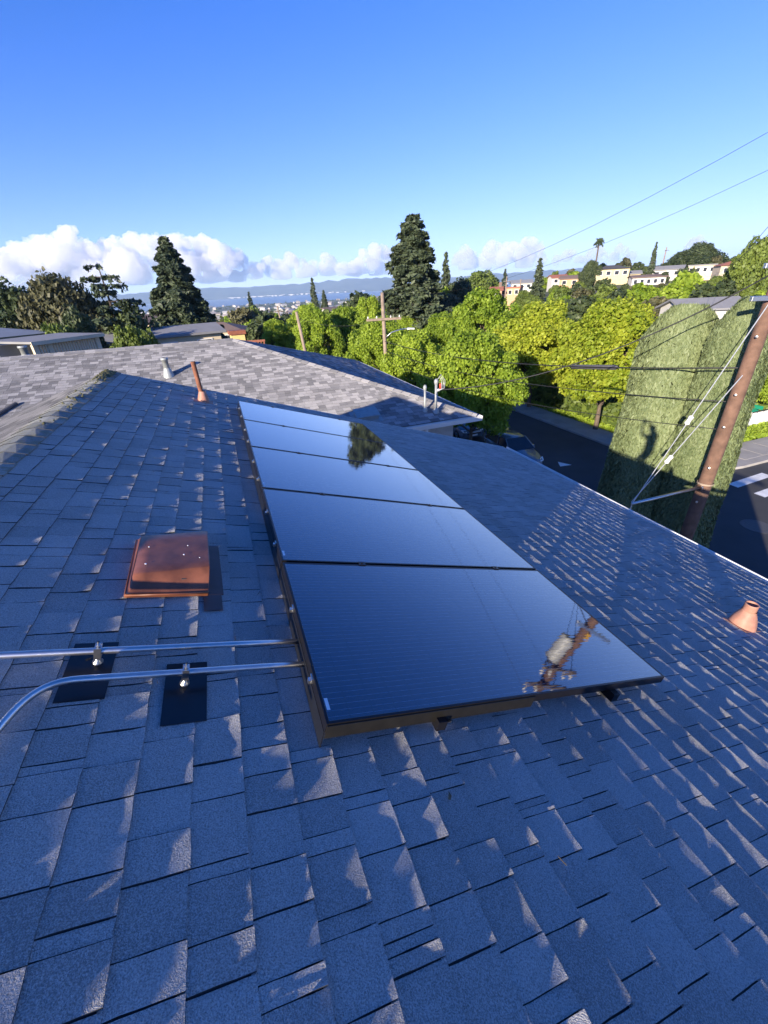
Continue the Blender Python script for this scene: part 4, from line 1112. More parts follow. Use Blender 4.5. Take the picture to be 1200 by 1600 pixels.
# street trees, bright lime
HT = 8.4
lime = [broad_proto('street_tree', HT, 3.5, 38000, .16, L_LIME, M_BARK, 41, nb=58, zlo=.36, spiky=16, zs=1.0, brs=(.15, .30)),
        broad_proto('street_tree', HT, 3.4, 38000, .16, L_YEL, M_BARK, 42, nb=56, zlo=.36, spiky=18, zs=1.0, brs=(.15, .30)),
        broad_proto('street_tree', HT, 3.1, 34000, .16, L_LIME, M_BARK, 43, nb=50, zlo=.32, spiky=20, zs=1.1, brs=(.16, .30))]
g_ = 'lime green street trees along the pavements'
ST = [(0, 12.6, 20.2, 6.6, .4, 'big lime street tree standing in front of the parked cars', .9),
      (2, 12.3, 27.5, 6.2, 1.4, 'lime street tree just behind the white gutter corner of the grey hip roof', .95),
      (0, 12.8, 36.0, 6.6, 2.6, 'lime street tree above the far blue slope of the hip roof', .95),
      (1, 22.3, 20.4, 7.6, .2, 'yellow-lime street tree right behind the left cypress column', 1.0),
      (1, 22.2, 27.2, 7.4, 2.1, 'yellowest street tree, in the middle of the lime row', 1.1),
      (2, 22.0, 34.4, 8.3, 3.3, 'tallest pointed lime street tree, right of the redwood', 1.0),
      (0, 22.1, 42.0, 6.2, 4.4, 'lime street tree under the right flank of the redwood', 1.0),
      (0, 21.8, 51.0, 5.6, 5.2, 'lime street tree behind the street lamp pole', .95),
      (2, 20.0, 60.0, 7.8, .9, 'far lime street tree with a pointed top left of the street lamp pole', 1.0),
      (2, 11.0, 58.0, 7.4, 1.9, 'far lime street tree above the ridge end of the hip roof', 1.0),
      (1, 27.5, 18.6, 6.0, .8, 'lime tree behind the street sign and the brown pole', 1.0),
      (0, 31.5, 17.6, 5.6, 2.8, 'lime tree at the right picture edge behind the corner fence', 1.1),
      (2, 29.5, 26.5, 7.0, 3.8, 'lime tree in the second row behind the cypress columns', 1.1)]
for (px, py, r, k, lb) in ((428, 502, 60, 0, 'lime tree right of the red deck above the hip roof ridge'), (492, 483, 48, 2, 'pointed lime tree right of the leaning bare pole'), (535, 482, 52, 2, 'pointed lime tree above the middle of the far blue slope'), (575, 515, 40, 0, 'low lime tree just left of the street lamp pole')):
    put_px(lime[k], px, py, r, HT, px * .1, lb, wide=.95, group=g_)
for (k, x, y, h, rz, lb, wd) in ST:
    s = h / HT; put(lime[k], x, y, GZ + (.1 if y < 62 else 0), rz, s * wd, lb, 'tree', g_, s)

# clipped cypress columns
def column_hedge(hh, wx, wy, seed, name='cypress_column'):
    rg = np.random.default_rng(seed); n = 90000
    u = rg.uniform(0, 1, n); an = rg.uniform(0, 2 * np.pi, n)
    # rounded-square section
    c, s = np.cos(an), np.sin(an); k = (np.abs(c) ** 5 + np.abs(s) ** 5) ** (-1 / 5)
    z = hh * u
    tp = 1 - .26 * u - .45 * np.clip((u - .86) / .14, 0, 1) ** 2
    lum = np.array([mnoise.noise(Vector((math.cos(a) * 1.6 + seed, math.sin(a) * 1.6, zz * .45))) for a, zz in zip(an, z)])
    dep = 1 - np.abs(rg.normal(size=n)) * .07 + lum * .11
    P_ = np.stack([c * k * wx * tp * dep, s * k * wy * tp * dep, z], 1)
    Nn = np.stack([c, s, np.full(n, .25)], 1) + rg.normal(size=(n, 3)) * .45
    t = np.stack([rg.normal(size=n) * .35, rg.normal(size=n) * .35, np.ones(n)], 1)
    Nn /= np.linalg.norm(Nn, axis=1, keepdims=True)
    bt = np.cross(Nn, t); bt /= np.linalg.norm(bt, axis=1, keepdims=True); t = np.cross(bt, Nn)
    sz = rg.uniform(.035, .085, (n, 1))
    V = np.empty((n, 4, 3)); V[:, 0] = P_ - t * sz; V[:, 2] = P_ + t * sz * 1.2; V[:, 1] = P_ + bt * sz * .35; V[:, 3] = P_ - bt * sz * .35
    b = np.arange(n)[:, None] * 4; F = np.empty((n, 2, 3), dtype=np.int32); F[:, 0] = b + np.array([0, 1, 2]); F[:, 1] = b + np.array([0, 2, 3])
    tone = np.repeat(np.clip(rg.normal(.5, .2, n) + lum * .3, 0, 1), 2)
    root = empty(name); link('crown', np_mesh('crown', V.reshape(-1, 3), F.reshape(-1, 3), L_HEDGE, tone), root)
    # dense twiggy core that keeps light from passing through
    mb = MB(); mb.lathe((0, 0, 0), UP, [(.05, .02)] + [(wx * .82 * (1 - .26 * q - .45 * max(0, (q - .86) / .14) ** 2), hh * q) for q in (.02, .2, .4, .6, .8, .9, .97)] + [(.01, hh * .985)], 14)
    o = mb.build('twig_core', L_DARK, root, smooth=True); o.scale = (1, wy / wx, 1)
    mb = MB(); mb.tube([(0, 0, -.4), (0, 0, 1.2)], [.16, .12], 8); mb.build('trunk', M_BARKD, root)
    return root
h1 = column_hedge(8.3, 1.15, 1.12, 71); h1.location = (12.55, 9.12, GZ)
tag(h1, 'left clipped cypress column, with the shadow of a person on it', 'cypress', 'clipped cypress columns by the utility pole')
h2 = column_hedge(8.5, .9, .72, 72); h2.location = (12.7, 7.58, GZ)
tag(h2, 'right clipped cypress column, touching the brown utility pole', 'cypress', 'clipped cypress columns by the utility pole')

# redwood, conifers, cedar, broad dark trees
HC_ = 20.0
rw = conifer_proto('redwood_tree', HC_, 4.3, L_CONE, M_BARKD, 81, nwh=60, per=10, z0=.04, droop=.32, size=.30, dens=62, irregular=.58, taper=.62, gaps=((.56, .60), (.40, .43)))
put_px(rw, 645, 333, 58, HC_, .4, 'tallest dark redwood tree, in the middle of the view above the lime trees', wide=1.5)
cf = conifer_proto('conifer_tree', HC_, 5.2, L_CONE, M_BARKD, 82, nwh=56, per=10, z0=.03, droop=.28, size=.32, dens=58, irregular=.35, taper=.72)
put_px(cf, 255, 369, 62, HC_, 1.2, 'tall dark conifer leaning left, near the left side over the grey ridge', wide=1.25)
sc_ = conifer_proto('conifer_tree', HC_, 2.6, L_CONE, M_BARKD, 83, nwh=34, per=6, z0=.1, droop=.35, size=.5, dens=16, irregular=.45, taper=.7)
put_px(sc_, 697, 392, 105, HC_, .2, 'slim sparse conifer just right of the tall redwood', wide=.85)
ced = conifer_proto('cedar_tree', 14.0, 3.9, L_CONE, M_BARKD, 84, nwh=16, per=4, z0=.2, droop=.02, size=.24, dens=34, irregular=.55, taper=.45)
put_px(ced, 152, 410, 46, 14.0, 2.3, 'sparse flat-layered cedar with sky showing through its branches', wide=1.0)
bd = [broad_proto('broad_tree', 10.0, 5.0, 26000, .30, L_OLIVE, M_BARKD, 91, nb=46, zlo=.2, zs=.85),
      broad_proto('broad_tree', 10.0, 4.6, 22000, .30, L_DARK, M_BARKD, 92, nb=40, zlo=.16, zs=.9),
      broad_proto('broad_tree', 10.0, 4.4, 20000, .32, L_MID, M_BARK, 93, nb=36, zlo=.16, zs=.9)]
put_px(bd[0], 72, 436, 48, 10, .3, 'wide rounded olive-dark tree at the far left', wide=.64)
put_px(bd[0], 112, 455, 50, 10, 2.0, 'lower olive tree joined to the right side of the wide rounded tree', wide=.48)
put_px(bd[1], 18, 448, 50, 10, 4.0, 'dark tree at the left picture edge beside the olive tree', wide=.7)
put_px(bd[1], 182, 484, 46, 10, 1.0, 'dark bushy tree at the foot of the cedar', wide=.8)
put_px(bd[1], 300, 495, 60, 10, 2.0, 'dark dense tree at the right foot of the left conifer', wide=.8)
put_px(bd[1], 118, 490, 40, 10, 5.0, 'dark pointed evergreen behind the cream slatted pergola', wide=.42)
put_px(bd[2], 85, 512, 38, 10, 3.0, 'small sunlit green bush left behind the cream slatted pergola', wide=.5)
put_px(bd[2], 195, 515, 36, 10, 3.9, 'green bush right behind the cream slatted pergola', wide=.5)
put_px(bd[2], 228, 520, 40, 10, .9, 'green shrub in front of the long low grey roof', wide=.4)
put_px(bd[1], 715, 440, 75, 10, .7, 'dark round tree against the right flank of the redwood', wide=.75)
put_px(bd[1], 668, 465, 62, 10, 3.1, 'dark tree filling the right foot of the redwood', wide=.7)
put_px(bd[0], 700, 462, 66, 10, 5.1, 'olive dark tree below the slim conifer', wide=.75)
put_px(bd[1], 625, 470, 60, 10, 1.7, 'dark tree filling the left foot of the redwood', wide=.6)
put_px(bd[2], 755, 425, 150, 10, .2, 'green flat-topped tree above the white stucco house', wide=1.1)
put_px(bd[1], 925, 408, 165, 10, 1.2, 'round dark tree under the tall palm', wide=.85)
put_px(bd[1], 1070, 392, 185, 10, .5, 'broad dark spreading tree on the hill crest, the left one', wide=1.3)
put_px(bd[1], 1102, 380, 185, 10, 2.2, 'broad dark spreading tree on the hill crest, the right one', wide=1.3)
put_px(bd[1], 1040, 425, 160, 10, 4.2, 'dark round bush below the hill pole', wide=.9)
put_px(bd[1], 1135, 440, 100, 10, 3.2, 'dark tree at right behind the top of the brown pole', wide=.9)
put_px(bd[2], 1190, 375, 75, 10, 2.9, 'tall green tree at the right picture edge above the metal crossarms', wide=.6)
put_px(bd[2], 1165, 405, 80, 10, .1, 'green tree left beside the tall one at the right edge', wide=.5)
put_px(sc_, 845, 402, 140, HC_, 2, 'dark cone-shaped conifer left of the red-roofed houses', wide=1.5)
put_px(sc_, 1027, 377, 175, HC_, 3, 'narrow dark conifer beside the broad hilltop trees', wide=.9)
put_px(sc_, 487, 433, 190, HC_, 3.7, 'tall thin conifer standing out of the valley trees toward the water', wide=.9)
put_px(sc_, 388, 455, 230, HC_, 1.7, 'small pointed conifer in the valley right of the left conifer', wide=1.0)
put_px(sc_, 790, 419, 260, HC_, .7, 'tiny pointed conifer on the skyline above the peach houses', wide=1.2)
put_px(cf, 505, 453, 170, HC_, .7, 'wide dark green conifer in the valley centre', wide=.7)

for (px, py, r, k, lb, wd) in ((905, 441, 120, 2, 'green tree in front of the peach and red-roofed hill houses', .9), (978, 444, 118, 1, 'dark green tree in front of the cream-yellow hip-roofed house', .8), (1003, 449, 110, 2, 'green tree below the left end of the long white house', .9),
        (1035, 443, 122, 0, 'olive tree below the right end of the long white house', .8), (1085, 436, 115, 1, 'dark tree in front of the cream flat-roofed block', .9), (1120, 432, 118, 2, 'green tree in front of the house with the red hip roof', .9), (868, 446, 125, 2, 'green tree in front of the white red-roofed house', .8), (820, 455, 105, 2, 'green tree below the pole with a lamp on the slope', .9)):
    put_px(bd[k], px, py, r, 10, px * .3, lb, wide=wd)
# palms
def palm(px, py, r, fr, th, label, nf=26):
    p = at(px, py, r); zb = tz(p.x, p.y); root = empty('palm_tree', (p.x, p.y, zb)); tag(root, label, 'palm tree')
    H = p.z - zb - fr * .4
    mb = MB(); mb.tube([(0, 0, -.5), (.1, 0, H * .5), (0, 0, H)], [th * 1.3, th, th * .85], 8); mb.build('trunk', M_BARK, root)
    rg = np.random.default_rng(5); Ps, Ns = [], []
    for k in range(nf):
        an = k * 2.4; el = rg.uniform(-.7, 1.2); d = np.array([math.cos(an) * math.cos(el), math.sin(an) * math.cos(el), math.sin(el)])
        t = np.linspace(.1, 1, 14)[:, None]; q = np.array([0, 0, H]) + d * t * fr - np.array([0, 0, 1]) * t ** 2 * fr * .35
        Ps.append(np.repeat(q, 2, 0) + rg.normal(size=(28, 3)) * .06 * fr); Ns.append(rg.normal(size=(28, 3)))
    V, F = leaf_quads(np.concatenate(Ps), np.concatenate(Ns), .16 * fr, rg, 2.4)
    link('crown', np_mesh('crown', V, F, L_DARK, rg.uniform(.2, .8, len(F))), root)
palm(937, 374, 190, 1.7, .28, 'very tall thin palm tree on the right hill')
palm(1073, 425, 120, 2.6, .35, 'short stout palm with a wide crown in front of the hill houses', 40)

# valley and hillside trees: one kind copied many times
mid = [broad_proto('valley_tree', 8.0, 3.6, 3000, .55, L_MID, M_BARK, 101, nb=16, zlo=.15, zs=.9),
       broad_proto('valley_tree', 8.0, 3.4, 3000, .55, L_LIME, M_BARK, 102, nb=16, zlo=.15, zs=.9),
       broad_proto('valley_tree', 8.0, 3.6, 3000, .55, L_DARK, M_BARKD, 103, nb=16, zlo=.12, zs=.9),
       broad_proto('valley_tree', 8.0, 3.5, 3000, .55, L_OLIVE, M_BARK, 104, nb=16, zlo=.12, zs=.85)]
rs = random.Random(77)
HOUSE_SPOTS = []
MIDT = ['mid green tree among the valley rooftops', 'light green tree among the valley rooftops', 'dark green tree among the valley rooftops', 'olive tree among the valley rooftops']

# houses beyond: walls, roof, windows with panes, each window its own part
def mat_plain(n, c): return simple(n, c, .85, vary=.1, scale=1.5)
W_CREAM = mat_plain('cream_wall', (.62, .52, .36)); W_WHITE = mat_plain('white_wall', (.55, .535, .50)); W_PEACH = mat_plain('peach_wall', (.50, .31, .19))
W_YEL = mat_plain('yellow_wall', (.52, .44, .27)); W_BLUE = mat_plain('blue_grey_wall', (.22, .28, .33)); W_TAN = mat_plain('tan_wall', (.48, .40, .30)); W_GREY = mat_plain('grey_wall', (.42, .42, .41))
R_RED = mat_plain('red_tile_roof', (.32, .12, .075)); R_BRN = mat_plain('brown_roof', (.17, .12, .10)); R_GRY = mat_plain('grey_roof', (.23, .23, .235)); R_DRK = mat_plain('dark_roof', (.07, .068, .07)); R_BLU = mat_plain('blue_grey_roof', (.17, .2, .25))
def far_house(px, py, r, w, d, hw, rot, kind, wall, roofm, label, group=None, chim=False, pitch=.32, wins=3, floors=1):
    if px > 740: w, d = w * .62, d * .62
    p = at(px, py, r); zb = tz(p.x, p.y) - .8
    rise = 0 if kind == 'flat' else d * .5 * pitch
    top = p.z - zb                       # ridge height above the base
    eave = max(2.2, top - rise)
    az = math.degrees(math.atan2(p.x, p.y))
    root = empty('house', (p.x, p.y, zb), R(rot - az)); tag(root, label, 'house', group)
    mb = MB(); mb.box((-w/2, -d/2, 0), (w/2, d/2, eave)); 
    if kind == 'gable': mb.prism([(-w/2, -d/2, eave), (-w/2, d/2, eave), (-w/2, 0, eave + rise)], (w, 0, 0))
    mb.build('wall', wall, root)
    mb = MB(); o_ = .45
    if kind == 'gable':
        for s in (-1, 1):
            zo = eave - o_ * pitch
            mb.prism([(-w/2 - o_, s * (d/2 + o_), zo + .02), (-w/2 - o_, 0, eave + rise + .02), (-w/2 - o_, 0, eave + rise + .2), (-w/2 - o_, s * (d/2 + o_), zo + .2)], (w + 2 * o_, 0, 0))
    elif kind == 'hip':
        a, b_ = w/2 + o_, d/2 + o_; zo = eave + .02; hr_ = max(.2, a - b_)
        pts = [(-a, -b_, zo), (a, -b_, zo), (a, b_, zo), (-a, b_, zo), (-hr_, 0, zo + rise + .1), (hr_, 0, zo + rise + .1)]
        mb.add(pts, [(0, 1, 5, 4), (1, 2, 5), (2, 3, 4, 5), (3, 0, 4), (0, 3, 2, 1)])
    else:
        mb.box((-w/2 - .2, -d/2 - .2, eave + .01), (w/2 + .2, d/2 + .2, eave + .3))
    ro = mb.build('roof', roofm, root)
    if chim:
        mb = MB(); mb.box((w * .2, -.4, eave), (w * .2 + .8, .3, eave + rise + 1.3)); mb.build('chimney', R_BRN, ro)
    for fl in range(floors):
        zt = eave - .55 - fl * 2.8
        for i in range(wins):
            x = -w/2 + w * (i + .5) / wins
            mb = MB(); ww, hh = min(.6, w / wins * .24), 1.0
            mb.box((x - ww - .09, -d/2 - .06, zt - hh - .09), (x - ww, -d/2 + .02, zt + .09)); mb.box((x + ww, -d/2 - .06, zt - hh - .09), (x + ww + .09, -d/2 + .02, zt + .09))
            mb.box((x - ww, -d/2 - .06, zt), (x + ww, -d/2 + .02, zt + .09)); mb.box((x - ww, -d/2 - .07, zt - hh - .09), (x + ww, -d/2 + .02, zt - hh))
            wn_ = mb.build('window', M_WHITE, root)
            mb = MB(); mb.box((x - ww, -d/2 - .02, zt - hh), (x + ww, -d/2 - .004, zt)); mb.build('pane', M_GLASSW, wn_)
    HOUSE_SPOTS.append((p.x, p.y, max(w, d) * .55))
    return root
far_house(-60, 513, 40, 7, 6, 3, 15, 'hip', W_BLUE, R_BLU, 'blue-grey house cut by the left picture edge', wins=2, pitch=.2)
far_house(252, 514, 46, 9, 5, 3, 8, 'gable', W_CREAM, R_GRY, 'long low house with a pale grey roof right of the pergola', wins=3, pitch=.2)
far_house(252, 491, 95, 9, 8, 3, 25, 'gable', W_CREAM, R_BRN, 'small cream house with a brown roof left of the left conifer', wins=2)
far_house(335, 505, 80, 10, 7, 3, -15, 'hip', W_TAN, R_BRN, 'tan house with a brown roof beside the right foot of the left conifer', wins=2)
far_house(592, 508, 70, 9, 8, 3, 30, 'gable', W_WHITE, R_RED, 'white house with a reddish roof behind the street lamp pole', wins=2)
far_house(556, 499, 85, 9, 8, 3, -20, 'gable', W_WHITE, R_BLU, 'white house with a blue-grey roof left of the street lamp pole', wins=2)
far_house(583, 464, 180, 13, 8, 3, 10, 'gable', W_WHITE, R_GRY, 'white house on the rise behind the top of the lamp pole', wins=3)
far_house(525, 480, 150, 11, 8, 3, 40, 'gable', W_WHITE, R_BRN, 'pale house with a brown roof in the valley centre', wins=2)
far_house(757, 459, 135, 9, 7, 4, 10, 'flat', W_WHITE, R_GRY, 'white flat-roofed stucco house on the slope', wins=3)
far_house(776, 449, 142, 5, 7, 4, 0, 'gable', W_PEACH, R_RED, 'narrow peach house tower beside the white flat house', wins=1, chim=True)
far_house(800, 450, 145, 9, 7, 4, -12, 'flat', W_PEACH, R_RED, 'wide peach flat-topped house on the slope', wins=3)
far_house(785, 487, 95, 9, 8, 3, 25, 'hip', W_CREAM, R_DRK, 'dark-roofed house with a cream wall below the peach houses', wins=2)
far_house(815, 438, 190, 12, 9, 4, 5, 'gable', W_WHITE, R_GRY, 'pale grey-roofed house behind the peach houses', wins=3)
far_house(872, 430, 190, 9, 8, 4, 20, 'gable', W_WHITE, R_RED, 'white house with a red roof on the hill, left of the dark red one', wins=2)
far_house(893, 431, 170, 10, 8, 4, -10, 'gable', W_PEACH, R_BRN, 'peach house with a dark red roof left of the cream house', wins=2)
far_house(957, 415, 168, 15, 10, 5, 8, 'hip', W_YEL, R_DRK, 'cream-yellow house with a dark hip roof and a porch on the hill', wins=4)
far_house(985, 424, 172, 9, 7, 4, 8, 'gable', W_YEL, R_GRY, 'cream house joined to the right of the yellow hip-roofed one', wins=2)
far_house(1012, 430, 160, 14, 8, 4, 14, 'gable', W_WHITE, R_BRN, 'long white house with small windows on the hill', wins=5, pitch=.2)
far_house(1046, 416, 178, 13, 9, 4, -6, 'gable', W_WHITE, R_GRY, 'white house with a blue-grey roof behind the stout palm', wins=3)
far_house(1098, 415, 172, 11, 9, 5, 0, 'flat', W_CREAM, R_GRY, 'cream flat-roofed block at the right end of the hill row', wins=4)
far_house(1143, 409, 150, 9, 8, 4, 20, 'hip', W_TAN, R_RED, 'house with a red hip roof half hidden at the far right of the hill', wins=2)
far_house(1100, 468, 62, 10, 8, 3, 30, 'gable', W_WHITE, R_GRY, 'grey-roofed house right behind the cypress column tops', wins=2)
rs = random.Random(55)
spots = []
for i in range(34):
    px = rs.uniform(205, 620); r = rs.uniform(110, 420)
    v = pix_ray(px, 470); x, y = v.x / math.hypot(v.x, v.y) * r, v.y / math.hypot(v.x, v.y) * r
    if any(math.hypot(x - a, y - b_) < 16 for a, b_ in spots): continue
    spots.append((x, y))
wl_ = [W_CREAM, W_WHITE, W_TAN, W_WHITE, W_PEACH]; rl_ = [R_BRN, R_GRY, R_DRK, R_RED, R_BLU]
hp = []
for k in range(5):
    root = empty('house'); w, d, e = 10 + k, 8, 3.2
    mb = MB(); mb.box((-w/2, -4, -1), (w/2, 4, e)); mb.prism([(-w/2, -4, e), (-w/2, 4, e), (-w/2, 0, e + 1.5)], (w, 0, 0)); mb.build('wall', wl_[k], root)
    mb = MB()
    for s in (-1, 1): mb.prism([(-w/2 - .4, s * 4.4, e - .13), (-w/2 - .4, 0, e + 1.52), (-w/2 - .4, 0, e + 1.7), (-w/2 - .4, s * 4.4, e + .05)], (w + .8, 0, 0))
    mb.build('roof', rl_[k], root)
    for i in range(3):
        x = -w/2 + w * (i + .5) / 3; mb = MB(); mb.box((x - .7, -4.05, 1.2), (x + .7, -3.97, 2.5)); wn_ = mb.build('window', M_WHITE, root)
        mb = MB(); mb.box((x - .6, -4.07, 1.3), (x + .6, -4.052, 2.4)); mb.build('pane', M_GLASSW, wn_)
    hp.append(root)
hn = ['cream house with a brown roof', 'white house with a grey roof', 'tan house with a dark roof', 'white house with a red roof', 'peach house with a blue-grey roof']
pend_h = []
for i, (x, y) in enumerate(spots):
    k = i % 5; o = hp[k] if i < 5 else copy_tree(hp[k])
    o.location = (x, y, tz(x, y)); o.rotation_euler = (0, 0, rs.uniform(-.7, .7) + (math.pi / 2 if rs.random() < .3 else 0))
    tag(o, 'small distant ' + hn[k] + ' among the valley trees', 'house', 'small distant houses scattered through the valley'); pend_h.append((o, 'small distant ' + hn[k], 'house', 1))
    HOUSE_SPOTS.append((x, y, 7))

# cream slatted pergola with a flat grey roof
pa, pb = at(47, 530, 27), at(152, 530, 29)
pa.z -= .1; pb.z = pa.z
d = (pb - pa); Lp = d.length; d.normalize(); ang = math.atan2(d.y, d.x)
root = empty('pergola', (pa.x, pa.y, pa.z - 3.2), ang); tag(root, 'cream pergola with upright slats and a flat grey roof over the left ridge', 'pergola')
mb = MB(); mb.prism([(-.25, -.3, 3.1), (Lp + .25, -.3, 3.1), (Lp + .25, 3.0, 3.16), (-.25, 3.0, 3.16)], (0, 0, .1)); mb.build('roof', R_GRY, root)
mb = MB(); mb.box((-.25, -.34, 3.03), (Lp + .25, -.3, 3.2)); mb.build('fascia', W_CREAM, root)
mb = MB(); mb.box((0, -.06, 2.1), (Lp, .06, 2.2)); mb.build('bottom_rail', W_CREAM, root)
n = 24
for k in range(n + 1):
    mb = MB(); x = Lp * k / n; mb.box((x - .05, -.04, 2.2), (x + .05, .04, 3.04)); mb.build('slat', W_CREAM, root)
for x in (.05, Lp * .22, Lp - .05):
    mb = MB(); mb.box((x - .12, -.075, 0), (x + .12, .075, 3.04)); mb.build('post', W_CREAM, root)
mb = MB(); mb.box((0, 2.7, 0), (Lp, 2.9, 3.0)); mb.box((Lp - .1, .1, 0), (Lp, 2.7, 3.0)); mb.build('wall', W_GREY, root)
# red deck with railing and a yellow shed behind the ridge end
p = at(383, 530, 30); root = empty('deck', (p.x, p.y, p.z - 1.1), R(-10)); tag(root, 'red-brown wooden deck railing just over the ridge end', 'deck railing')
M_REDW = simple('red_stained_wood', (.25, .085, .045), .7, vary=.25, scale=5)
mb = MB(); mb.box((-1.2, -1, -2), (1.3, 1, 0)); mb.build('floor', M_REDW, root)
mb = MB(); mb.box((-1.2, -1.02, .98), (1.3, -.94, 1.1)); mb.build('rail', M_REDW, root)
for k in range(14):
    mb = MB(); x = -1.15 + k * .18; mb.box((x, -1, 0), (x + .07, -.96, .98)); mb.build('slat', M_REDW, root)
p = at(369, 516, 33); root = empty('shed', (p.x, p.y, p.z - 3), R(5)); tag(root, 'small yellow box shed with a red-brown lid, just left of the deck railing', 'shed')
mb = MB(); mb.box((-.45, -.4, 0), (.45, .4, 2.75)); mb.build('wall', simple('yellow_wall_b', (.72, .52, .2), .7), root)
mb = MB(); mb.box((-.55, -.5, 2.75), (.55, .5, 3.0)); mb.build('roof', M_REDW, root)

# scattered valley and hill trees
rs = random.Random(78); placed = 0; cnt = [0, 0, 0, 0]; first_done = [False] * 4; pts_ = []
AREA = [('valley', -16, 31, 66, 420), ('hill', 31, 62, 62, 215)]
tries = 0; pend = []
while placed < 285 and tries < 6000:
    tries += 1
    nm, a0, a1, r0, r1 = AREA[0] if placed < 170 else AREA[1]
    a = R(rs.uniform(a0, a1)); r = r0 * (r1 / r0) ** rs.random(); x, y = r * math.sin(a), r * math.cos(a)
    if 8 < x < 26 and y < 80: continue
    if any(math.hypot(x - hx, y - hy) < hr_ + 1.5 for hx, hy, hr_ in HOUSE_SPOTS): continue
    # keep the line of sight to each house open: no tree closer in front within its width
    bad = False
    for hx, hy, hr_ in HOUSE_SPOTS[:24]:
        rh = math.hypot(hx, hy); ah = math.atan2(hx, hy)
        if r < rh and r > rh * .62 and abs(ah - a) * rh < hr_ + 2: bad = True; break
    if bad or any(math.hypot(x - a_, y - b_) < 2.6 for a_, b_ in pts_): continue
    k = rs.choices([0, 1, 2, 3], [.34, .24, .26, .16])[0]
    s = rs.uniform(.65, 1.15) * (1 if nm == 'valley' else .62)
    o = mid[k] if not first_done[k] else copy_tree(mid[k]); first_done[k] = True
    o.location = (x, y, tz(x, y) - .2); o.rotation_euler = (0, 0, rs.uniform(0, 6.28)); o.scale = (s * rs.uniform(.9, 1.3), s * rs.uniform(.9, 1.3), s * rs.uniform(.85, 1.25))
    col_ = ['mid green', 'light green', 'dark green', 'olive brown'][k]
    pend.append((o, col_, nm, s))
    if 0: tag(o, col_ + ' round tree standing among the small valley houses', 'tree', col_ + ' trees spread over the valley')
    pts_.append((x, y)); placed += 1

# each scattered tree is named after the nearest thing one can find in the view
LM = [(o, o['label']) for o in COL.objects if o.parent is None and o.get('category') in ('house', 'pole', 'utility pole', 'palm tree') and not o['label'].startswith('small distant')]
LM = [(proj(o.location + Vector((0, 0, 4 if o.get('category') != 'utility pole' else 6))), lb) for o, lb in LM if o.location.length > 35 and len(lb.split()) > 3]
short = lambda lb: ' '.join(lb.split(',')[0].split()[:8])
for stop in (' on', ' in', ' the', ' of', ' with', ' a', ' and', ' behind', ' left', ' beside', ' right', ' to', ' by', ' at', ' over', ' small', ' from'): pass
def shorten(lb):
    w = lb.split(',')[0].split()[:6]
    while w and w[-1] in ('on', 'in', 'the', 'of', 'with', 'a', 'and', 'behind', 'left', 'beside', 'right', 'to', 'by', 'at', 'over', 'small', 'from', 'below', 'joined', 'under', 'standing', 'back', 'middle', 'half', 'dark', 'front', 'blue-grey', 'pale'): w.pop()
    return ' '.join(w)
used = {}
for o, col_, nm, s in sorted(pend + pend_h, key=lambda q: (q[0].location.length)):
    px, py, d = proj(o.location + Vector((0, 0, 4)))
    cand = sorted(LM, key=lambda q: (q[0][0] - px) ** 2 + (2 * (q[0][1] - py)) ** 2)
    done = False
    for (lp_, lb) in cand[:6]:
        dx, dy = px - lp_[0], py - lp_[1]
        dist = 'close ' if math.hypot(dx, dy) < 22 else ''
        side = ('right of' if dx > 0 else 'left of') if abs(dx) > 1.3 * abs(dy) else ('below' if dy > 0 else 'above')
        t = col_ + (' ' if nm == 'house' else ' tree ') + dist + side + ' the ' + ' '.join(shorten(lb).split()[:4 if nm == 'house' else 6])
        if t not in used: used[t] = 1; done = True; break
        if nm == 'house': continue
        t = ('larger ' if s > (.9 if nm == 'valley' else .56) else 'smaller ') + t
        if t not in used: used[t] = 1; done = True; break
    if nm == 'house':
        if done: o['label'] = t
        continue
    if not done:
        t = col_ + (' round tree among many in the valley' if nm == 'valley' else ' round tree among many on the hill slope')
    tag(o, t, 'tree', col_ + (' trees spread over the valley' if nm == 'valley' else ' trees spread over the hill slope'))

# far woods that read as one mass
rg = np.random.default_rng(200); Ps, Ns, Ts = [], [], []
for i in range(5200):
    a = R(rg.uniform(-34, 66)); r = 230 * (2850 / 230) ** (rg.random() ** .8)
    x, y = r * math.sin(a), r * math.cos(a); z = tz(x, y); hgt = rg.uniform(3, 10); wd = rg.uniform(3, 8)
    if math.degrees(a) > 30 and r < 420: hgt *= .5; wd *= .6
    n = 34; d, rad = sphere_pts(n, rg, .5); d[:, 2] = np.abs(d[:, 2])
    Ps.append(np.array([x, y, z]) + d * rad * np.array([wd, wd, hgt])); Ns.append(d + rg.normal(size=d.shape) * .5); Ts.append(np.full(n * 2, np.clip(rg.normal(.45, .3), 0, 1)))
V, F = leaf_quads(np.concatenate(Ps), np.concatenate(Ns), 2.4, rg, 1.3)
tag(link('woods', np_mesh('woods', V, F, leaf_mat('far_woods_leaves', (.02, .035, .014), (.12, .145, .04), .25, scale=.02), np.concatenate(Ts))), 'far woods filling the valley down to the bay', 'woods', kind='stuff')

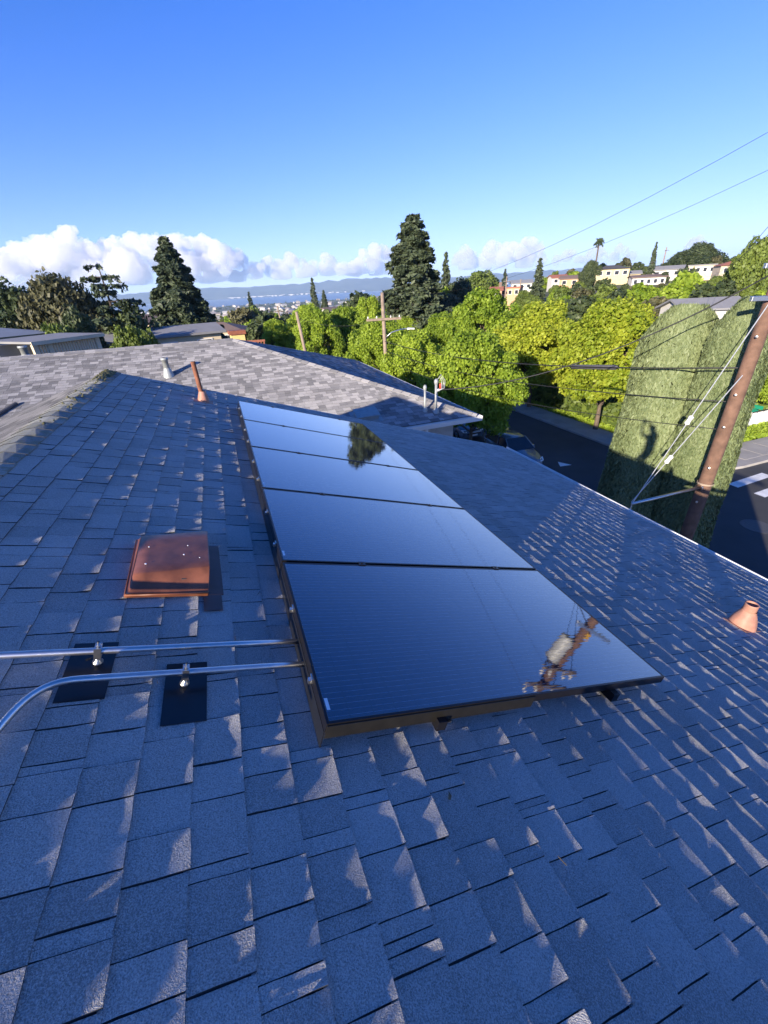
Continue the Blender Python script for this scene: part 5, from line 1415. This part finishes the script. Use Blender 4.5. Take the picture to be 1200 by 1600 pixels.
# low planting in the corner lot and under the street trees
def tuft_field(name, rects, n, size, mat, hmax, label, seed):
    rg = np.random.default_rng(seed); Ps, Ns = [], []
    for (x0, x1, y0, y1) in rects:
        k = n // len(rects)
        P_ = np.stack([rg.uniform(x0, x1, k), rg.uniform(y0, y1, k), GZ + .1 + rg.uniform(0, hmax, k) ** 1.0], 1); Ps.append(P_); Ns.append(rg.normal(size=(k, 3)) * [1, 1, .5])
    V, F = leaf_quads(np.concatenate(Ps), np.concatenate(Ns), size, rg, 2.2)
    tag(link(name, np_mesh(name, V, F, mat, rg.uniform(0, 1, len(F)))), label, 'grass', kind='stuff')
tuft_field('grass', [(24.3, 40, 14.7, 16.1), (22.7, 23.4, 16, 60)], 16000, .16, L_LIME, .18, 'rough grass strip along the corner fence and pavement edge', 301)
tuft_field('ground_cover', [(23.5, 40, 16.6, 26), (23.5, 34, 26, 60)], 26000, .4, L_MID, .9, 'low green ground cover behind the far pavement', 302)

# ------------------------------------------------------------------ parked cars
def car_proto():
    root = empty('parked_car'); Lc, Wc = 4.1, 1.74
    paint = simple('blue_grey_car_paint', (.10, .13, .17), .25, vary=.04, coat=1.0)
    # side profile stations along y (front at -y): (y, half width at sill, half width at belt, belt z, hood/roof z)
    st_ = [(-2.05, .62, .60, .42, .55), (-1.95, .76, .74, .56, .70), (-1.55, .84, .82, .68, .83), (-1.05, .87, .84, .80, .93), (-.82, .87, .85, .86, .98), (-.2, .87, .86, .90, 1.0), (.6, .87, .86, .92, 1.0), (1.35, .86, .84, .93, 1.0), (1.85, .82, .78, .92, .98), (2.05, .72, .66, .70, .9)]
    mb = MB(); vs = []; fs = []; ns = 9
    for (y, a, b_, zb_, zt) in st_:
        sec = [(-a * .95, .22), (-a, .38), (-a * 1.0, .55), (-b_, zb_), (-b_ * .88, zt - .03), (0, zt + .02), (b_ * .88, zt - .03), (b_, zb_), (a, .55), (a, .38), (a * .95, .22)]
        vs += [(x, y, z) for x, z in sec]
    ns = 11
    for i in range(len(st_) - 1):
        for k in range(ns - 1): fs.append((i*ns+k, (i+1)*ns+k, (i+1)*ns+k+1, i*ns+k+1))
    fs.append(tuple(range(ns))); fs.append(tuple((len(st_)-1)*ns + k for k in range(ns - 1, -1, -1)))
    fs += [(i*ns, i*ns+ns-1, (i+1)*ns+ns-1, (i+1)*ns) for i in range(len(st_) - 1)]
    mb.add(vs, fs); mb.build('body', paint, root, smooth=True, bevel=.02)
    # greenhouse: glass with a painted roof and pillars
    def ring(y0, y1, hw0, hw1, z): return [(-hw0, y0, z), (hw0, y0, z), (hw1, y1, z), (-hw1, y1, z)]
    b0 = ring(-.98, 1.92, .78, .70, .97); t0 = ring(-.22, 1.45, .60, .58, 1.44)
    mb = MB(); mb.add(b0 + t0, [(0, 1, 5, 4), (1, 2, 6, 5), (2, 3, 7, 6), (3, 0, 4, 7)]); gl = mb.build('windshield', M_GLASSW, root)
    mb = MB(); mb.add(ring(-.26, 1.5, .61, .59, 1.435) + ring(-.16, 1.4, .52, .5, 1.49), [(0, 1, 5, 4), (1, 2, 6, 5), (2, 3, 7, 6), (3, 0, 4, 7), (4, 5, 6, 7)]); mb.build('roof', paint, root, smooth=True)
    mb = MB()
    for s in (-1, 1):
        for (yb, yt, xb, xt) in ((-.98, -.22, .78, .6), (.35, .45, .76, .595), (1.92, 1.45, .7, .58)):
            mb.tube([(s * (xb + .008), yb, .96), (s * (xt + .008), yt, 1.45)], .035, 6)
    mb.build('pillars', paint, root)
    for s in (-1, 1):
        mb = MB(); mb.prism([(s * .5, -2.02, .56), (s * .74, -1.93, .58), (s * .79, -1.7, .72), (s * .55, -1.86, .7)], (0, -.03, .03)); mb.build('headlight', simple('headlight_lens', (.75, .74, .7), .1, coat=1), root, bevel=.01)
        mb = MB(); mb.box((s * .88 - .07, -.72, .92), (s * .88 + .09, -.6, 1.05)); mb.build('mirror', paint, root, bevel=.02)
        for yy in (-1.28, 1.32):
            w = empty('wheel', (s * .78, yy, .31), 0, root)
            mb = MB(); mb.lathe((-.09, 0, 0), (1, 0, 0), [(.2, 0), (.3, .0), (.315, .04), (.315, .14), (.3, .18), (.2, .18)], 20); mb.build('tyre', M_TYRE, w, smooth=True)
            mb = MB(); mb.lathe((-.06, 0, 0), (1, 0, 0), [(.001, 0), (.2, .0), (.205, .12), (.001, .12)], 16); mb.build('rim', M_GALV, w)
    mb = MB(); mb.box((-.5, -2.075, .44), (.5, -2.03, .52)); mb.build('grille', M_TYRE, root)
    mb = MB(); mb.box((-.26, -2.095, .33), (.26, -2.05, .43)); mb.build('license_plate', M_STICK, root)
    return root
car = car_proto(); car.location = (14.35, 18.6, GZ + .02); car.rotation_euler = (0, 0, R(-4))
tag(car, 'dark blue-grey parked car facing the camera beside the street tree trunk', 'car', 'cars parked along the kerb')
c2 = copy_tree(car); c2.location = (14.25, 24.6, GZ + .02); c2.rotation_euler = (0, 0, R(1))
tag(c2, 'second parked car mostly hidden by leaves behind the first', 'car', 'cars parked along the kerb')

# ------------------------------------------------------------------ the photographer, kneeling on the roof behind the lens (seen only as a shadow)
def roofz(x): return (-ez * HR).z - math.tan(SL) * (x + ez.x * HR) + .012 + 0 * x
def roof_at(x): 
    # height of the roof surface over world x
    p0 = -ez * HR; return p0.z - (x - p0.x) * math.tan(SL) + .012
per = empty('person', (-.1, -.5, roof_at(-.1))); tag(per, 'person kneeling on the shingles holding a phone up with both hands', 'person')
o0 = Vector(per.location)
J = {}
kz = roof_at(0)
J['pelvis'] = Vector((-.06, -.47, kz + .50)); J['waist'] = Vector((-.05, -.46, kz + .68)); J['chest'] = Vector((-.04, -.44, kz + .90)); J['neck'] = Vector((-.04, -.42, kz + 1.05)); J['headb'] = Vector((-.04, -.40, kz + 1.12)); J['headt'] = Vector((-.04, -.385, kz + 1.27))
sk = []
def J_(n, x, y, z): J[n] = Vector((x, y, z))
for s, nm in ((-1, 'l'), (1, 'r')):
    J_('hip' + nm, -.06 + s * .09, -.46, kz + .46); J_('knee' + nm, -.05 + s * .14, -.22, roof_at(-.05 + s * .14) + .07); J_('ank' + nm, -.05 + s * .13, -.64, roof_at(-.05 + s * .13) + .06); J_('toe' + nm, -.05 + s * .13, -.78, roof_at(-.05 + s * .13) + .03)
    J_('sh' + nm, -.04 + s * .18, -.44, kz + .98)
    J_('el' + nm, s * .26 - .01, -.26, kz + 1.02); J_('wr' + nm, s * .115, -.115, -.06)
names = list(J); idx = {n: i for i, n in enumerate(names)}
ed = [('pelvis', 'waist'), ('waist', 'chest'), ('chest', 'neck'), ('neck', 'headb'), ('headb', 'headt')]
for nm in 'lr': ed += [('pelvis', 'hip' + nm), ('hip' + nm, 'knee' + nm), ('knee' + nm, 'ank' + nm), ('ank' + nm, 'toe' + nm), ('chest', 'sh' + nm), ('sh' + nm, 'el' + nm), ('el' + nm, 'wr' + nm)]
rad = dict(pelvis=(.15, .12), waist=(.14, .105), chest=(.155, .11), neck=(.055, .055), headb=(.08, .09), headt=(.075, .085))
for nm in 'lr': rad.update({'hip' + nm: (.095, .095), 'knee' + nm: (.06, .06), 'ank' + nm: (.045, .045), 'toe' + nm: (.035, .03), 'sh' + nm: (.065, .065), 'el' + nm: (.045, .045), 'wr' + nm: (.028, .028)})
me = bpy.data.meshes.new('body'); me.from_pydata([tuple(J[n] - o0) for n in names], [(idx[a], idx[b_]) for a, b_ in ed], [])
me.materials.append(simple('dark_jacket', (.05, .06, .08), .9)); body = link('body', me, per)
sm = body.modifiers.new('skin', 'SKIN'); sm.use_smooth_shade = True
for i, n in enumerate(names): me.skin_vertices[0].data[i].radius = rad[n]
me.skin_vertices[0].data[0].use_root = True
ss = body.modifiers.new('sub', 'SUBSURF'); ss.levels = 2; ss.render_levels = 2
M_SKIN = simple('skin', (.45, .27, .19), .55, vary=.05)
# head with face, hair, hands with five fingers
hc = Vector((-.04, -.375, kz + 1.19)) - o0
bm = bmesh.new(); bmesh.ops.create_uvsphere(bm, u_segments=24, v_segments=18, radius=1)
for v in bm.verts:
    x, y, z = v.co; fz = max(0, y)
    yy = y * .095 + (.022 * math.exp(-((x / .16) ** 2 + ((z + .1) / .22) ** 2)) if y > .5 else 0)
    yy -= .008 * math.exp(-(((abs(x) - .38) / .14) ** 2 + ((z - .08) / .12) ** 2)) if y > .4 else 0
    v.co = (x * .075 * (1 - .18 * max(0, -z)), yy, z * .115)
    v.co += hc
me = bpy.data.meshes.new('head'); bm.to_mesh(me); bm.free(); me.materials.append(M_SKIN); me.polygons.foreach_set('use_smooth', [True] * len(me.polygons)); hd = link('head', me, per)
M_HAIR = simple('dark_hair', (.03, .022, .018), .6)
bm = bmesh.new(); bmesh.ops.create_uvsphere(bm, u_segments=20, v_segments=14, radius=1)
bmesh.ops.delete(bm, geom=[v for v in bm.verts if v.co.z < -.1 and v.co.y > -.3 or (v.co.y > .62 and v.co.z < .55) or v.co.z < -.6], context='VERTS')
for v in bm.verts: v.co = Vector((v.co.x * .083, v.co.y * .103 - .006, v.co.z * .125 + .004)) + hc
me = bpy.data.meshes.new('hair'); bm.to_mesh(me); bm.free(); me.materials.append(M_HAIR); link('hair', me, hd)
for s in (-1, 1):
    mb = MB(); mb.lathe(hc + Vector((s * .028, .083, .012)), (0, 1, 0), [(.012, 0), (.010, .006), (.001, .009)], 10); mb.build('eye', M_STICK, hd, smooth=True)
    mb = MB(); mb.lathe(hc + Vector((s * .074, -.005, 0)), (s, 0, 0), [(.001, 0), (.028, .002), (.026, .012), (.001, .014)], 10); mb.build('ear', M_SKIN, hd, smooth=True)
mb = MB(); mb.tube([hc + Vector((-.024, .088, -.062)), hc + Vector((0, .094, -.064)), hc + Vector((.024, .088, -.062))], .005, 6); mb.build('mouth', simple('lips', (.4, .16, .13), .5), hd, smooth=True)
# phone just behind the lens
ph = -CAM_F * .034
Mp = frame_matrix(ph, CAM_R, CAM_U, -CAM_F)
mb = MB(); mb.box((-.036, -.118, -.004), (.036, .03, .004), Mp)
o = mb.build('phone', M_FRAME, bevel=.003); tag(o, 'black phone held upright between both hands of the kneeling person', 'phone')
for s, nm in ((-1, 'l'), (1, 'r')):
    wr = J['wr' + nm]; pc = Mp @ Vector((s * .052, -.075, .012))
    def fing(pts, r): 
        mb = MB(); mb.tube([Vector(p) - o0 for p in pts], r, 8); return mb
    hand = fing([wr, wr.lerp(pc, .5), pc, Mp @ Vector((s * .048, -.045, .012))], [.024, .03, .032, .02]).build('hand', M_SKIN, per, smooth=True)
    for k in range(4):
        yk = -.042 - .019 * k; ln = (.9, 1.0, .95, .78)[k]
        fing([Mp @ Vector((s * .058, yk, .012)), Mp @ Vector((s * .058, yk + .004, -.008)), Mp @ Vector((s * (.058 - .02 * ln), yk + .006, -.0125)), Mp @ Vector((s * (.058 - .036 * ln), yk + .006, -.0125))], [.0095, .0088, .008, .0065]).build('finger', M_SKIN, hand, smooth=True)
    fing([Mp @ Vector((s * .056, -.085, .022)), Mp @ Vector((s * .046, -.06, .024)), Mp @ Vector((s * .03, -.038, .014)), Mp @ Vector((s * .02, -.022, .0125))], [.012, .0105, .0095, .008]).build('thumb', M_SKIN, hand, smooth=True)

# ------------------------------------------------------------------ the air between here and the hills
mt, N, L, P = new_mat('haze_air'); N.remove(P)
vol = N.new('ShaderNodeVolumePrincipled'); vol.inputs['Color'].default_value = (.50, .72, 1.0, 1); vol.inputs['Density'].default_value = 0.000085; vol.inputs['Anisotropy'].default_value = 0.0
L.new(vol.outputs[0], N['Material Output'].inputs['Volume'])
mb = MB(); mb.box((-9600, -9600, -80), (9600, 9600, 270)); o = mb.build('haze', mt); o['kind'] = 'stuff'; o['label'] = 'thin blue air over the valley and the bay'; o['category'] = 'haze'
